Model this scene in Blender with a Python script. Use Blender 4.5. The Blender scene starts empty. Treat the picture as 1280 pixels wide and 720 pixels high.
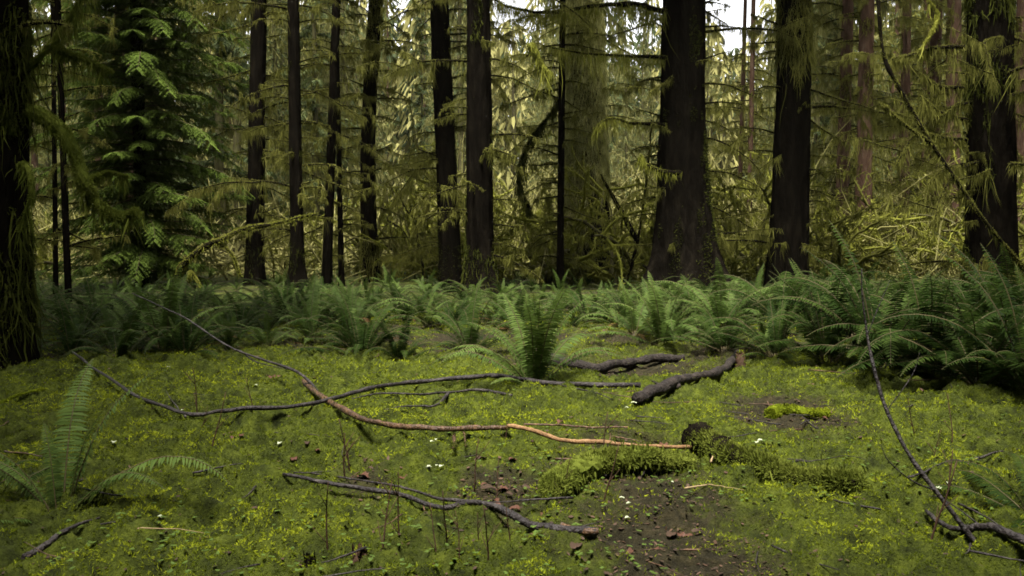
import bpy, math, random
import numpy as np
from mathutils import Vector, Matrix

SC = bpy.context.scene
HAZE = 0.0001
COL = SC.collection
rng = np.random.default_rng(7)
random.seed(7)
R = math.radians
U = lambda a, b, n=None: rng.uniform(a, b, n)

# ------------------------------------------------------------------ camera
FPX = 1108.0
CAMZ = 1.30
PITCH = math.atan(70 / FPX)
cam_d = bpy.data.cameras.new('camera')
cam_d.sensor_width = 36
cam_d.lens = 36 * FPX / 1280
cam_d.clip_end = 2000
cam = bpy.data.objects.new('camera', cam_d)
COL.objects.link(cam)
cam.location = (0, 0, CAMZ)
cam.rotation_euler = (R(90) - PITCH, 0, 0)
SC.camera = cam


def ray(px, py):
    """direction of a photo pixel with its forward (Y) component 1"""
    a = (px - 640) / FPX
    b = (360 - py) / FPX
    c, s = math.cos(PITCH), math.sin(PITCH)
    y = c + b * s
    z = -s + b * c
    return a / y, z / y


def at(px, py, d):
    """the point seen at a pixel, d metres ahead"""
    a, z = ray(px, py)
    return np.array([a * d, d, CAMZ + z * d])


# ------------------------------------------------------------------ noise
def _hash(ix, iy, iz, seed):
    h = (ix.astype(np.int64) * 374761393 + iy.astype(np.int64) * 668265263 + iz.astype(np.int64) * 2147483647 + seed * 974634777) & 0xFFFFFFFF
    h = ((h ^ (h >> 13)) * 1274126177) & 0xFFFFFFFF
    h = ((h ^ (h >> 16)) * 2246822519) & 0xFFFFFFFF
    return ((h ^ (h >> 15)) & 0xFFFFFF) / float(0xFFFFFF)


def noise(x, y, z=None, seed=0):
    """value noise -1..1"""
    x = np.asarray(x, float); y = np.asarray(y, float)
    z = np.zeros_like(x) if z is None else np.asarray(z, float) + np.zeros_like(x)
    fx, fy, fz = np.floor(x), np.floor(y), np.floor(z)
    u, v, w = x - fx, y - fy, z - fz
    u = u * u * (3 - 2 * u); v = v * v * (3 - 2 * v); w = w * w * (3 - 2 * w)
    ix, iy, iz = fx.astype(np.int64), fy.astype(np.int64), fz.astype(np.int64)
    g = lambda a, b, c: _hash(ix + a, iy + b, iz + c, seed)
    l0 = (g(0,0,0)*(1-u)+g(1,0,0)*u)*(1-v)+(g(0,1,0)*(1-u)+g(1,1,0)*u)*v
    l1 = (g(0,0,1)*(1-u)+g(1,0,1)*u)*(1-v)+(g(0,1,1)*(1-u)+g(1,1,1)*u)*v
    return (l0 * (1 - w) + l1 * w) * 2 - 1


def fbm(x, y, z=None, seed=0, octv=4):
    t, a, s = 0, 1.0, 0
    for i in range(octv):
        k = 2.03 ** i
        t = t + a * noise(np.asarray(x) * k + 13.7 * i, np.asarray(y) * k - 7.1 * i, None if z is None else np.asarray(z) * k, seed + i)
        s += a
        a *= 0.5
    return t / s


def ground_z(x, y):
    x = np.asarray(x, float); y = np.asarray(y, float)
    h = 0.10 * fbm(x * 0.35, y * 0.35, seed=3, octv=3) * np.clip((y - 1) / 6, 0, 1)
    # hummocky bank the ferns grow on, hollow between the banks in front of the thick tree
    bank = np.clip((y - 8.2) / 1.6, 0, 1) * np.clip((19 - y) / 4, 0, 1)
    h = h + bank * (0.04 + 0.10 * fbm(x * 0.6 + 4, y * 0.6, seed=9, octv=3))
    hol = np.exp(-(((x - 1.0) / 1.3) ** 2 + ((y - 9.3) / 1.4) ** 2))
    h = h - 0.16 * hol
    # worn trail running away from the viewer
    tx = 0.95 + 0.25 * np.sin(y * 0.5)
    h = h - 0.05 * np.exp(-((x - tx) / 0.7) ** 2) * np.clip((9 - y) / 3, 0, 1)
    # right-hand mound under the big fern clump
    h = h + 0.16 * np.exp(-(((x - 4.6) / 1.8) ** 2 + ((y - 9.2) / 1.8) ** 2))
    h = h + np.clip((y - 40) / 120, 0, 3) * 2.0
    return h


def gz(x, y):
    return float(ground_z(np.array([x]), np.array([y]))[0])


DS = 2.0 * 1.004 ** np.arange(1000)


def gp(px, py, lift=0.0):
    """the point of the ground seen at a pixel"""
    a, z = ray(px, py)
    k = CAMZ + z * DS <= ground_z(a * DS, DS)
    d = float(DS[np.argmax(k)]) if k.any() else 60.0
    return np.array([a * d, d, gz(a * d, d) + lift])


# ------------------------------------------------------------------ mesh buffer
class Buf:
    def __init__(s):
        s.v, s.q, s.m, s.t, s.n = [], [], [], [], 0

    def add(s, v, q, mat=0, tint=0.5):
        v = np.asarray(v, np.float32); q = np.asarray(q, np.int64)
        s.v.append(v); s.q.append(q + s.n)
        s.m.append(np.full(len(q), mat, np.int32))
        s.t.append(np.full(len(v), tint, np.float32) if np.isscalar(tint) else np.asarray(tint, np.float32))
        s.n += len(v)

    def mesh(s, name, mats, smooth=False):
        v = np.concatenate(s.v); q = np.concatenate(s.q); m = np.concatenate(s.m); t = np.concatenate(s.t)
        me = bpy.data.meshes.new(name)
        me.vertices.add(len(v)); me.vertices.foreach_set('co', v.ravel())
        me.loops.add(q.size); me.loops.foreach_set('vertex_index', q.ravel().astype(np.int32))
        me.polygons.add(len(q))
        me.polygons.foreach_set('loop_start', (np.arange(len(q)) * q.shape[1]).astype(np.int32))
        for mm in mats:
            me.materials.append(mm)
        me.polygons.foreach_set('material_index', m)
        if smooth is True:
            me.polygons.foreach_set('use_smooth', np.ones(len(q), bool))
        elif smooth is not False:
            me.polygons.foreach_set('use_smooth', np.isin(m, smooth))
        a = me.attributes.new('tint', 'FLOAT', 'POINT')
        a.data.foreach_set('value', t)
        me.update(calc_edges=True)
        return me


def tube(b, pts, rad, sides=6, mat=0, tint=0.5, rough=0.0, seed=0, cap=True):
    pts = np.asarray(pts, float); n = len(pts)
    rad = np.zeros(n) + np.asarray(rad, float)
    tg = np.gradient(pts, axis=0)
    tg /= np.linalg.norm(tg, axis=1, keepdims=True) + 1e-9
    d = pts[-1] - pts[0]
    ref = np.zeros(3); ref[np.argmin(np.abs(d))] = 1
    if abs(d[2]) > np.linalg.norm(d) * 0.7:
        ref = np.array([1.0, 0, 0])
    x = np.cross(tg, ref); x /= np.linalg.norm(x, axis=1, keepdims=True) + 1e-9
    y = np.cross(tg, x)
    a = np.arange(sides) / sides * 2 * np.pi
    ca, sa = np.cos(a), np.sin(a)
    rr = rad[:, None] * np.ones(sides)
    if rough:
        rr = rr * (1 + rough * (_hash(np.arange(n)[:, None] + np.zeros((n, sides), int), np.arange(sides)[None] + np.zeros((n, sides), int), np.zeros((n, sides), int), seed + int(abs(pts[0, 0] * 97)) % 991) * 2 - 1))
    v = pts[:, None] + rr[..., None] * (ca[None, :, None] * x[:, None] + sa[None, :, None] * y[:, None])
    i = np.arange(n - 1)[:, None] * sides; j = np.arange(sides)[None]; k = (j + 1) % sides
    q = np.stack([i + j, i + k, i + sides + k, i + sides + j], -1).reshape(-1, 4)
    V = v.reshape(-1, 3); Q = [q]
    if cap and sides >= 4:
        c0, c1 = pts[:1], pts[-1:]
        V = np.concatenate([V, c0, c1])
        base = n * sides
        jj = np.arange(0, sides - 1, 2)
        o = (n - 1) * sides
        Q.append(np.stack([np.full(len(jj), base), (jj + 2) % sides, jj + 1, jj], -1))
        Q.append(np.stack([np.full(len(jj), base + 1), o + jj, o + jj + 1, o + (jj + 2) % sides], -1))
    b.add(V, np.concatenate(Q), mat, tint)


def ribbons(b, org, dirs, length, width, mat=0, tint=None, seg=3, droop=0.0, wig=0.0, side=None, taper=1.0):
    """N tapered ribbons: from org along dirs, bending down by droop"""
    org = np.asarray(org, float); N = len(org)
    if N == 0:
        return
    dirs = np.asarray(dirs, float) / (np.linalg.norm(dirs, axis=1, keepdims=True) + 1e-9)
    length = np.zeros(N) + length; width = np.zeros(N) + width
    if side is None:
        s = rng.normal(size=(N, 3))
        s -= (s * dirs).sum(1, keepdims=True) * dirs
        s /= np.linalg.norm(s, axis=1, keepdims=True) + 1e-9
    else:
        s = np.asarray(side, float) + np.zeros((N, 3))
    p = org.copy(); V = np.empty((N, seg + 1, 2, 3))
    dcur = dirs.copy()
    for k in range(seg + 1):
        f = k / seg
        w = width * (np.sin(np.pi * (0.22 + 0.78 * f)) ** 0.8 + 0.02) * 0.5 if taper == 1.0 else width * (1 - f * taper) * 0.5
        V[:, k, 0] = p - s * w[:, None]; V[:, k, 1] = p + s * w[:, None]
        dcur = dcur + np.array([0, 0, -droop / seg])
        if wig:
            dcur = dcur + rng.normal(size=(N, 3)) * wig
        dcur /= np.linalg.norm(dcur, axis=1, keepdims=True) + 1e-9
        p = p + dcur * (length / seg)[:, None]
    base = np.arange(N)[:, None] * (2 * (seg + 1)); k = np.arange(seg)[None] * 2
    q = np.stack([base + k, base + k + 1, base + k + 3, base + k + 2], -1).reshape(-1, 4)
    t = U(0, 1, N) if tint is None else np.zeros(N) + tint
    b.add(V.reshape(-1, 3), q, mat, np.repeat(t, 2 * (seg + 1)))


def along(pts, n, jit=0.0):
    """n random points on a polyline and their tangents and parameters"""
    pts = np.asarray(pts, float)
    f = np.sort(U(0, 1, n)) * (len(pts) - 1)
    i = np.minimum(f.astype(int), len(pts) - 2); u = (f - i)[:, None]
    p = pts[i] * (1 - u) + pts[i + 1] * u
    t = pts[i + 1] - pts[i]
    t /= np.linalg.norm(t, axis=1, keepdims=True) + 1e-9
    if jit:
        p = p + rng.normal(size=p.shape) * jit
    return p, t, f / (len(pts) - 1)


def smooth_path(ctrl, n):
    c = np.asarray(ctrl, float)
    c = np.concatenate([[2 * c[0] - c[1]], c, [2 * c[-1] - c[-2]]])
    out = []
    m = len(c) - 3
    for f in np.linspace(0, m - 1e-6, n):
        i = int(f); u = f - i
        p0, p1, p2, p3 = c[i:i + 4]
        out.append(0.5 * (2 * p1 + (p2 - p0) * u + (2 * p0 - 5 * p1 + 4 * p2 - p3) * u * u + (3 * p1 - p0 - 3 * p2 + p3) * u ** 3))
    return np.array(out)


# ------------------------------------------------------------------ materials
def mat(name, cols, scale=6.0, rough=0.9, transl=0.0, bump=0.0, bscale=40.0, tint=0.6, zstretch=1.0, rand=0.0, spec=0.2, detail=6.0):
    """colours run by position noise mixed with the per-leaf tint attribute"""
    m = bpy.data.materials.new(name); m.use_nodes = True
    nt = m.node_tree; N = nt.nodes; L = nt.links
    for x in list(N): N.remove(x)
    out = N.new('ShaderNodeOutputMaterial')
    tc = N.new('ShaderNodeTexCoord')
    mp = N.new('ShaderNodeMapping'); mp.inputs['Scale'].default_value = (1, 1, zstretch)
    L.new(tc.outputs['Object'], mp.inputs['Vector'])
    nz = N.new('ShaderNodeTexNoise'); nz.inputs['Scale'].default_value = scale; nz.inputs['Detail'].default_value = detail
    nz.inputs['Roughness'].default_value = 0.65
    L.new(mp.outputs[0], nz.inputs['Vector'])
    mr = N.new('ShaderNodeMapRange'); mr.inputs[1].default_value = 0.3; mr.inputs[2].default_value = 0.7
    L.new(nz.outputs['Fac'], mr.inputs[0])
    at_ = N.new('ShaderNodeAttribute'); at_.attribute_name = 'tint'
    mx = N.new('ShaderNodeMix'); mx.data_type = 'FLOAT'; mx.inputs[0].default_value = tint
    L.new(mr.outputs[0], mx.inputs[2]); L.new(at_.outputs['Fac'], mx.inputs[3])
    fac = mx.outputs[0]
    if rand:
        oi = N.new('ShaderNodeObjectInfo')
        ma = N.new('ShaderNodeMath'); ma.operation = 'MULTIPLY_ADD'
        L.new(oi.outputs['Random'], ma.inputs[0]); ma.inputs[1].default_value = rand; 
        sb = N.new('ShaderNodeMath'); sb.operation = 'SUBTRACT'; sb.inputs[1].default_value = rand / 2
        L.new(fac, sb.inputs[0]); L.new(sb.outputs[0], ma.inputs[2]); fac = ma.outputs[0]
    cr = N.new('ShaderNodeValToRGB')
    e = cr.color_ramp.elements
    for i, c in enumerate(cols):
        pos = i / (len(cols) - 1)
        el = e[i] if i < 2 else e.new(pos)
        el.position = pos; el.color = (*c, 1)
    L.new(fac, cr.inputs[0])
    bs = N.new('ShaderNodeBsdfPrincipled')
    bs.inputs['Roughness'].default_value = rough
    bs.inputs['Specular IOR Level'].default_value = spec
    L.new(cr.outputs[0], bs.inputs['Base Color'])
    if bump:
        n2 = N.new('ShaderNodeTexNoise'); n2.inputs['Scale'].default_value = bscale; n2.inputs['Detail'].default_value = 4
        L.new(mp.outputs[0], n2.inputs['Vector'])
        bp = N.new('ShaderNodeBump'); bp.inputs['Strength'].default_value = bump; bp.inputs['Distance'].default_value = 0.03
        L.new(n2.outputs['Fac'], bp.inputs['Height']); L.new(bp.outputs[0], bs.inputs['Normal'])
    if transl:
        tr = N.new('ShaderNodeBsdfTranslucent'); L.new(cr.outputs[0], tr.inputs['Color'])
        ms = N.new('ShaderNodeMixShader'); ms.inputs[0].default_value = transl
        L.new(bs.outputs[0], ms.inputs[1]); L.new(tr.outputs[0], ms.inputs[2]); L.new(ms.outputs[0], out.inputs[0])
    else:
        L.new(bs.outputs[0], out.inputs[0])
    return m


M = dict(
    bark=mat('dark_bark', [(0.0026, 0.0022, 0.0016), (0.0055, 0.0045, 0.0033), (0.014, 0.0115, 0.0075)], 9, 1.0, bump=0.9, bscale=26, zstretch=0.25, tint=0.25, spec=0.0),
    bark_red=mat('reddish_bark', [(0.030, 0.018, 0.012), (0.060, 0.036, 0.024), (0.11, 0.075, 0.050)], 7, 0.9, bump=0.8, bscale=24, zstretch=0.3, tint=0.25, spec=0.0),
    bark_far=mat('mossy_far_bark', [(0.03, 0.025, 0.015), (0.06, 0.055, 0.025), (0.10, 0.10, 0.04)], 6, 0.95, zstretch=0.3, tint=0.3, rand=0.3, spec=0.0),
    moss_hang=mat('hanging_moss', [(0.055, 0.057, 0.012), (0.13, 0.131, 0.029), (0.23, 0.225, 0.056)], 1.2, 1.0, transl=0.45, tint=0.55, rand=0.25, spec=0.0),
    moss_pale=mat('pale_hanging_moss', [(0.09, 0.092, 0.028), (0.19, 0.188, 0.062), (0.30, 0.285, 0.115)], 0.9, 1.0, transl=0.45, tint=0.55, rand=0.3, spec=0.0),
    twig_haze=mat('pale_twiggy_moss', [(0.11, 0.105, 0.035), (0.24, 0.225, 0.080), (0.38, 0.35, 0.14)], 0.7, 1.0, transl=0.4, tint=0.6, spec=0.0),
    moss_limb=mat('limb_moss', [(0.035, 0.045, 0.008), (0.095, 0.115, 0.018), (0.17, 0.19, 0.034)], 3, 1.0, transl=0.3, tint=0.5, spec=0.0),
    moss_drape=mat('pale_moss_drapery', [(0.08, 0.08, 0.025), (0.33, 0.325, 0.11), (0.56, 0.54, 0.25)], 2.5, 1.0, transl=0.3, tint=0.5, spec=0.0),
    dead=mat('dead_frond_brown', [(0.035, 0.020, 0.008), (0.085, 0.050, 0.020), (0.15, 0.095, 0.04)], 3, 0.8, transl=0.2, spec=0.05),
    moss_bright=mat('yellow_green_moss', [(0.09, 0.098, 0.014), (0.175, 0.182, 0.030), (0.28, 0.28, 0.06)], 4, 1.0, transl=0.35, tint=0.5, rand=0.2, spec=0.0),
    moss_dark=mat('shaded_moss', [(0.018, 0.022, 0.005), (0.045, 0.052, 0.010), (0.09, 0.10, 0.020)], 4, 1.0, transl=0.3, tint=0.5, spec=0.0),
    needles=mat('green_needles', [(0.030, 0.047, 0.009), (0.070, 0.105, 0.017), (0.135, 0.185, 0.032)], 0.8, 0.8, transl=0.4, tint=0.5, rand=0.1, spec=0.05),
    needles_dark=mat('dark_needles', [(0.022, 0.034, 0.011), (0.050, 0.068, 0.020), (0.09, 0.11, 0.035)], 0.6, 0.8, transl=0.35, tint=0.5, rand=0.4),
    fern=mat('fern_green', [(0.007, 0.014, 0.003), (0.018, 0.034, 0.006), (0.044, 0.068, 0.013)], 1.2, 0.6, transl=0.35, tint=0.5, rand=0.6, spec=0.03),
    fern_light=mat('light_fern_green', [(0.025, 0.044, 0.009), (0.056, 0.090, 0.017), (0.11, 0.155, 0.033)], 1.2, 0.6, transl=0.35, tint=0.5, rand=0.4, spec=0.09),
    stalk=mat('fern_stalk', [(0.03, 0.02, 0.01), (0.07, 0.06, 0.02)], 10, 0.7),
    moss_blade=mat('ground_moss_shoots', [(0.020, 0.029, 0.004), (0.108, 0.136, 0.009), (0.245, 0.275, 0.018)], 1.7, 1.0, transl=0.3, tint=0.70, spec=0.0),
    wet_wood=mat('wet_dark_wood', [(0.006, 0.0045, 0.004), (0.014, 0.010, 0.009), (0.06, 0.05, 0.045)], 14, 0.6, bump=0.6, bscale=60, tint=0.2, spec=0.3),
    red_wood=mat('reddish_dead_wood', [(0.012, 0.007, 0.004), (0.050, 0.024, 0.010), (0.17, 0.092, 0.04)], 22, 0.6, bump=0.5, bscale=60, tint=0.3, spec=0.4),
    peeled=mat('peeled_orange_wood', [(0.05, 0.026, 0.011), (0.16, 0.088, 0.038), (0.27, 0.17, 0.085)], 18, 0.7, bump=0.4, bscale=60, tint=0.3),
    log_wood=mat('brown_log_wood', [(0.006, 0.0045, 0.0036), (0.016, 0.012, 0.0095), (0.045, 0.034, 0.028)], 12, 0.8, bump=0.8, bscale=50, tint=0.2),
    pale_wood=mat('pale_dead_wood', [(0.16, 0.11, 0.05), (0.30, 0.22, 0.12)], 20, 0.7),
    litter=mat('dead_leaf_brown', [(0.018, 0.011, 0.006), (0.036, 0.021, 0.012), (0.085, 0.048, 0.028)], 3, 0.7, tint=0.7, spec=0.2),
    leaf_red=mat('fallen_leaf_red_brown', [(0.040, 0.017, 0.010), (0.085, 0.036, 0.020)], 8, 0.6, spec=0.2),
    petal=mat('pale_petal', [(0.30, 0.34, 0.18), (0.55, 0.57, 0.42)], 20, 0.5, transl=0.3),
    small_leaf=mat('small_green_leaf', [(0.045, 0.075, 0.012), (0.095, 0.145, 0.022)], 5, 0.5, transl=0.3, tint=0.7),
)


def ground_material():
    m = bpy.data.materials.new('moss_and_soil'); m.use_nodes = True
    nt = m.node_tree; N = nt.nodes; L = nt.links
    bs = N['Principled BSDF']; bs.inputs['Roughness'].default_value = 0.95; bs.inputs['Specular IOR Level'].default_value = 0.15
    tc = N.new('ShaderNodeTexCoord')
    def nz(scale, detail=6, rough=0.65):
        n = N.new('ShaderNodeTexNoise'); n.inputs['Scale'].default_value = scale; n.inputs['Detail'].default_value = detail
        n.inputs['Roughness'].default_value = rough
        L.new(tc.outputs['Object'], n.inputs['Vector']); return n
    def ramp(src, stops):
        r = N.new('ShaderNodeValToRGB'); e = r.color_ramp.elements
        for i, (p, c) in enumerate(stops):
            el = e[i] if i < 2 else e.new(p)
            el.position = p; el.color = (*c, 1)
        L.new(src, r.inputs[0]); return r
    moss = ramp(nz(9, 8, 0.7).outputs['Fac'], [(0.32, (0.013, 0.017, 0.003)), (0.5, (0.048, 0.061, 0.006)), (0.7, (0.115, 0.138, 0.013))])
    soil = ramp(nz(14, 8, 0.7).outputs['Fac'], [(0.3, (0.011, 0.009, 0.004)), (0.5, (0.026, 0.022, 0.009)), (0.72, (0.058, 0.046, 0.021))])
    a = N.new('ShaderNodeAttribute'); a.attribute_name = 'tint'
    n3 = nz(6, 6, 0.7)
    ad = N.new('ShaderNodeMath'); ad.operation = 'ADD'; L.new(a.outputs['Fac'], ad.inputs[0])
    sb = N.new('ShaderNodeMath'); sb.operation = 'MULTIPLY_ADD'; L.new(n3.outputs['Fac'], sb.inputs[0]); sb.inputs[1].default_value = 1.2; sb.inputs[2].default_value = -0.6
    L.new(sb.outputs[0], ad.inputs[1])
    st = N.new('ShaderNodeMapRange'); st.inputs[1].default_value = 0.34; st.inputs[2].default_value = 0.72; L.new(ad.outputs[0], st.inputs[0])
    mx = N.new('ShaderNodeMix'); mx.data_type = 'RGBA'
    L.new(st.outputs[0], mx.inputs[0]); L.new(moss.outputs[0], mx.inputs[6]); L.new(soil.outputs[0], mx.inputs[7])
    L.new(mx.outputs[2], bs.inputs['Base Color'])
    bp = N.new('ShaderNodeBump'); bp.inputs['Strength'].default_value = 0.9; bp.inputs['Distance'].default_value = 0.05
    L.new(nz(45, 6, 0.75).outputs['Fac'], bp.inputs['Height']); L.new(bp.outputs[0], bs.inputs['Normal'])
    return m


# ------------------------------------------------------------------ objects
def link(o, parent=None):
    COL.objects.link(o)
    if parent is not None:
        o.parent = parent
    return o


def thing(name, label, cat, loc=(0, 0, 0), rz=0.0, group=None, sc=1.0):
    o = bpy.data.objects.new(name, None); COL.objects.link(o)
    o.empty_display_size = 0.1
    o.location = loc; o.rotation_euler = (0, 0, rz); o.scale = (sc, sc, sc)
    o['label'] = label; o['category'] = cat
    if group: o['group'] = group
    return o


def part(name, me, parent, loc=(0, 0, 0), rz=0.0, sc=1.0, rx=0.0):
    o = bpy.data.objects.new(name, me)
    link(o, parent)
    o.location = loc; o.rotation_euler = (rx, 0, rz); o.scale = (sc, sc, sc) if np.isscalar(sc) else sc
    return o


def single(name, me, label, cat, loc=(0, 0, 0), rz=0.0, group=None, sc=1.0):
    o = bpy.data.objects.new(name, me); COL.objects.link(o)
    o.location = loc; o.rotation_euler = (0, 0, rz); o.scale = (sc, sc, sc)
    o['label'] = label; o['category'] = cat
    if group: o['group'] = group
    return o


# ------------------------------------------------------------------ ground
def soil_mask(x, y):
    """1 where bare soil and litter show"""
    tx = 0.72 + 0.10 * np.sin(y * 0.9)
    w = np.exp(-((x - tx) / (0.38 + 0.05 * y)) ** 2) * np.clip((6.4 - y) / 1.6, 0, 1) * 0.78
    hol = 1.1 * np.exp(-(((x - 1.0) / 1.1) ** 2 + ((y - 8.8) / 0.9) ** 2))
    strip = 1.0 * np.exp(-(((x - 1.9) / 0.5) ** 2 + ((y - 6.0) / 0.8) ** 2))
    bed = np.clip((y - 8.3 - 0.4 * fbm(x, y * 0, seed=77)) / 0.5, 0, 1) * 0.50
    p1 = 0.75 * np.exp(-(((x + 0.05) / 0.28) ** 2 + ((y - 4.15) / 0.5) ** 2))
    p2 = 0.7 * np.exp(-(((x + 0.75) / 0.22) ** 2 + ((y - 4.5) / 0.35) ** 2))
    m = np.maximum.reduce([w, hol, strip, bed, p1, p2])
    left_trail = 0.8 * np.exp(-(((x + 0.9) / 2.6) ** 2 + ((y - 10.4) / 0.5) ** 2))
    return np.clip(np.maximum(m, left_trail) + 0.38 * fbm(x * 1.7, y * 1.7, seed=41) + 0.16 * fbm(x * 6, y * 6, seed=43), 0, 1)


def fine_z(x, y):
    near = np.clip((14 - y) / 5, 0, 1)
    f = 0.06 * fbm(x * 2.0, y * 2.0, seed=5, octv=3) + 0.085 * (1 - np.abs(fbm(x * 3.6, y * 3.6, seed=6, octv=3)) * 2.4) + 0.045 * (1 - np.abs(fbm(x * 13, y * 13, seed=8, octv=3)) * 2.4)
    return near * f * (1 - 0.5 * soil_mask(x, y))


def build_ground():
    fx = np.arange(-5.2, 5.2, 0.019)
    g = 5.2 + np.cumsum(0.03 * 1.11 ** np.arange(1, 68)); g = g[g < 420]
    xs = np.concatenate([-g[::-1], fx, g])
    fy = [2.4]
    while fy[-1] < 500:
        fy.append(fy[-1] + max(0.013, 0.0034 * fy[-1] if fy[-1] < 12 else 0.0034 * 12 + (fy[-1] - 12) * 0.03))
    back = 2.4 - np.cumsum(0.05 * 1.15 ** np.arange(1, 46)); back = back[back > -200]
    ys = np.concatenate([back[::-1], fy])
    X, Y = np.meshgrid(xs, ys)
    Z = ground_z(X, Y) + fine_z(X, Y)
    n, m = X.shape
    idx = np.arange(n * m).reshape(n, m)
    q = np.stack([idx[:-1, :-1], idx[:-1, 1:], idx[1:, 1:], idx[1:, :-1]], -1).reshape(-1, 4)
    b = Buf()
    b.add(np.stack([X, Y, Z], -1).reshape(-1, 3), q, 0, soil_mask(X, Y).ravel())
    o = link(bpy.data.objects.new('ground', b.mesh('ground', [ground_material()], True)))
    o['kind'] = 'structure'
    o['label'] = 'uneven forest floor of green moss with patches of brown soil'

    # moss shoots standing all over the mossy floor
    b = Buf()
    N = 1000000
    y = np.exp(U(math.log(2.5), math.log(15), N)); x = U(-0.72, 0.72, N) * (y + 0.6)
    s = soil_mask(x, y) + U(-0.30, 0.30, N) + 0.34 * fbm(x * 11, y * 11, seed=45, octv=2)
    pz = 0.55 * fbm(x * 2.0, y * 2.0, seed=21) + 0.9 * fbm(x * 9, y * 9, seed=23, octv=3)
    keep = (s < 0.58) & (pz > -0.44)
    x, y, pz = x[keep], y[keep], pz[keep]
    p = np.stack([x, y, ground_z(x, y) + fine_z(x, y) - 0.004], -1)
    d = rng.normal(size=p.shape) * [0.8, 0.8, 0.4] + [0, 0, 0.75]
    ln = (0.0055 + 0.0017 * y) * U(0.6, 1.5, len(y)) * (1 + 0.4 * pz)
    ribbons(b, p, d, ln, ln * 0.34, 0, np.clip(0.47 + 1.25 * pz + 0.5 * fbm(x * 0.8, y * 0.8, seed=29) + U(-0.10, 0.10, len(y)), 0, 1), seg=1, taper=0.8)
    o = link(bpy.data.objects.new('ground_moss', b.mesh('ground_moss', [M['moss_blade']])))
    o['kind'] = 'stuff'; o['label'] = 'bright yellow green moss carpet covering the forest floor'; o['category'] = 'moss'

    # litter flakes on the bare soil and in the fern bed
    b = Buf()
    N = 48000
    y = np.exp(U(math.log(2.5), math.log(24), N)); x = U(-0.72, 0.72, N) * (y + 0.5)
    s = soil_mask(x, y) + U(-0.2, 0.2, N)
    keep = (s > 0.42) | (U(0, 1, N) < 0.13)
    x, y = x[keep], y[keep]
    p = np.stack([x, y, ground_z(x, y) + fine_z(x, y) + 0.006], -1)
    d = rng.normal(size=p.shape) * [1, 1, 0.22]
    side = np.cross(d, rng.normal(size=d.shape) * 0.25 + [0, 0, 1]); side /= np.linalg.norm(side, axis=1, keepdims=True)
    ln = U(0.006, 0.028, len(y)) * (0.7 + 0.07 * y)
    ribbons(b, p, d, ln, ln * U(0.25, 0.8, len(y)), 0, None, seg=2, side=side, droop=0.1)
    o = link(bpy.data.objects.new('leaf_litter', b.mesh('leaf_litter', [M['litter']])))
    o['kind'] = 'stuff'; o['label'] = 'brown leaf litter and needle debris on bare soil'; o['category'] = 'leaf litter'

    # small clover-like ground cover
    b = Buf()
    N = 3000
    y = np.exp(U(math.log(2.6), math.log(9), N)); x = U(-0.7, 0.7, N) * y
    k = (fbm(x * 0.9, y * 0.9, seed=61) > 0.08)
    x, y = x[k], y[k]
    c = np.stack([x, y, ground_z(x, y) + fine_z(x, y) + U(0.01, 0.035, len(x))], -1)
    for a in (0, 2.1, 4.2):
        an = a + U(0, 6.28, len(x))
        d = np.stack([np.cos(an), np.sin(an), U(-0.2, 0.3, len(x))], -1)
        side = np.stack([-np.sin(an), np.cos(an), 0 * an], -1)
        ribbons(b, c, d, U(0.010, 0.020, len(x)), 0.014, 0, None, seg=2, side=side)
    o = link(bpy.data.objects.new('ground_cover', b.mesh('ground_cover', [M['small_leaf']])))
    o['kind'] = 'stuff'; o['label'] = 'tiny three leaved ground cover sprinkled over the moss'; o['category'] = 'ground cover'


# ------------------------------------------------------------------ ferns
def frond_mesh(seed, e0, e1, mats, pairs=44, width=0.112):
    """a unit-long frond leaving the origin toward +X at elevation e0, ending at e1"""
    r = np.random.default_rng(seed)
    n = 14
    el = np.interp(np.linspace(0, 1, n), [0, 0.45, 1], [e0, e0 * 0.75 + e1 * 0.25, e1]) + r.normal(size=n) * 0.02
    st = 1 / (n - 1)
    yaw = np.cumsum(r.normal(size=n) * 0.03)
    d = np.stack([np.cos(el) * np.cos(yaw), np.cos(el) * np.sin(yaw), np.sin(el)], -1)
    P = np.concatenate([[[0, 0, 0]], np.cumsum(d[:-1] * st, 0)])
    b = Buf()
    tube(b, P, np.linspace(0.0075, 0.0018, n), 3, 1, 0.5)
    f = np.linspace(0.14, 0.985, pairs)
    base = np.stack([np.interp(f, np.linspace(0, 1, n), P[:, i]) for i in range(3)], -1)
    tg = np.stack([np.interp(f, np.linspace(0, 1, n), d[:, i]) for i in range(3)], -1)
    tg /= np.linalg.norm(tg, axis=1, keepdims=True)
    prof = np.interp(f, [0.14, 0.24, 0.42, 0.7, 0.9, 1], [0.62, 0.9, 1.0, 0.78, 0.38, 0.06]) * width
    for s in (-1, 1):
        sd = np.cross(tg, [0, 0, 1]); sd[:, :] = sd / (np.linalg.norm(sd, axis=1, keepdims=True) + 1e-6) * s
        up = np.cross(sd, tg) * s
        up[:] = up * np.sign(up[:, 2:3] + 1e-6)
        dirs = sd * 1.0 + tg * 0.22 + up * 0.10 + r.normal(size=sd.shape) * 0.07
        L = prof * r.uniform(0.85, 1.1, pairs)
        ribbons(b, base, dirs, L, 0.0165 * (0.5 + 0.5 * prof / width), 0, np.clip(0.35 + 0.4 * f + r.uniform(-0.25, 0.25, pairs), 0, 1), seg=2, side=tg + r.normal(size=tg.shape) * 0.12, droop=0.55)
    return b.mesh('frond', mats)


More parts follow.
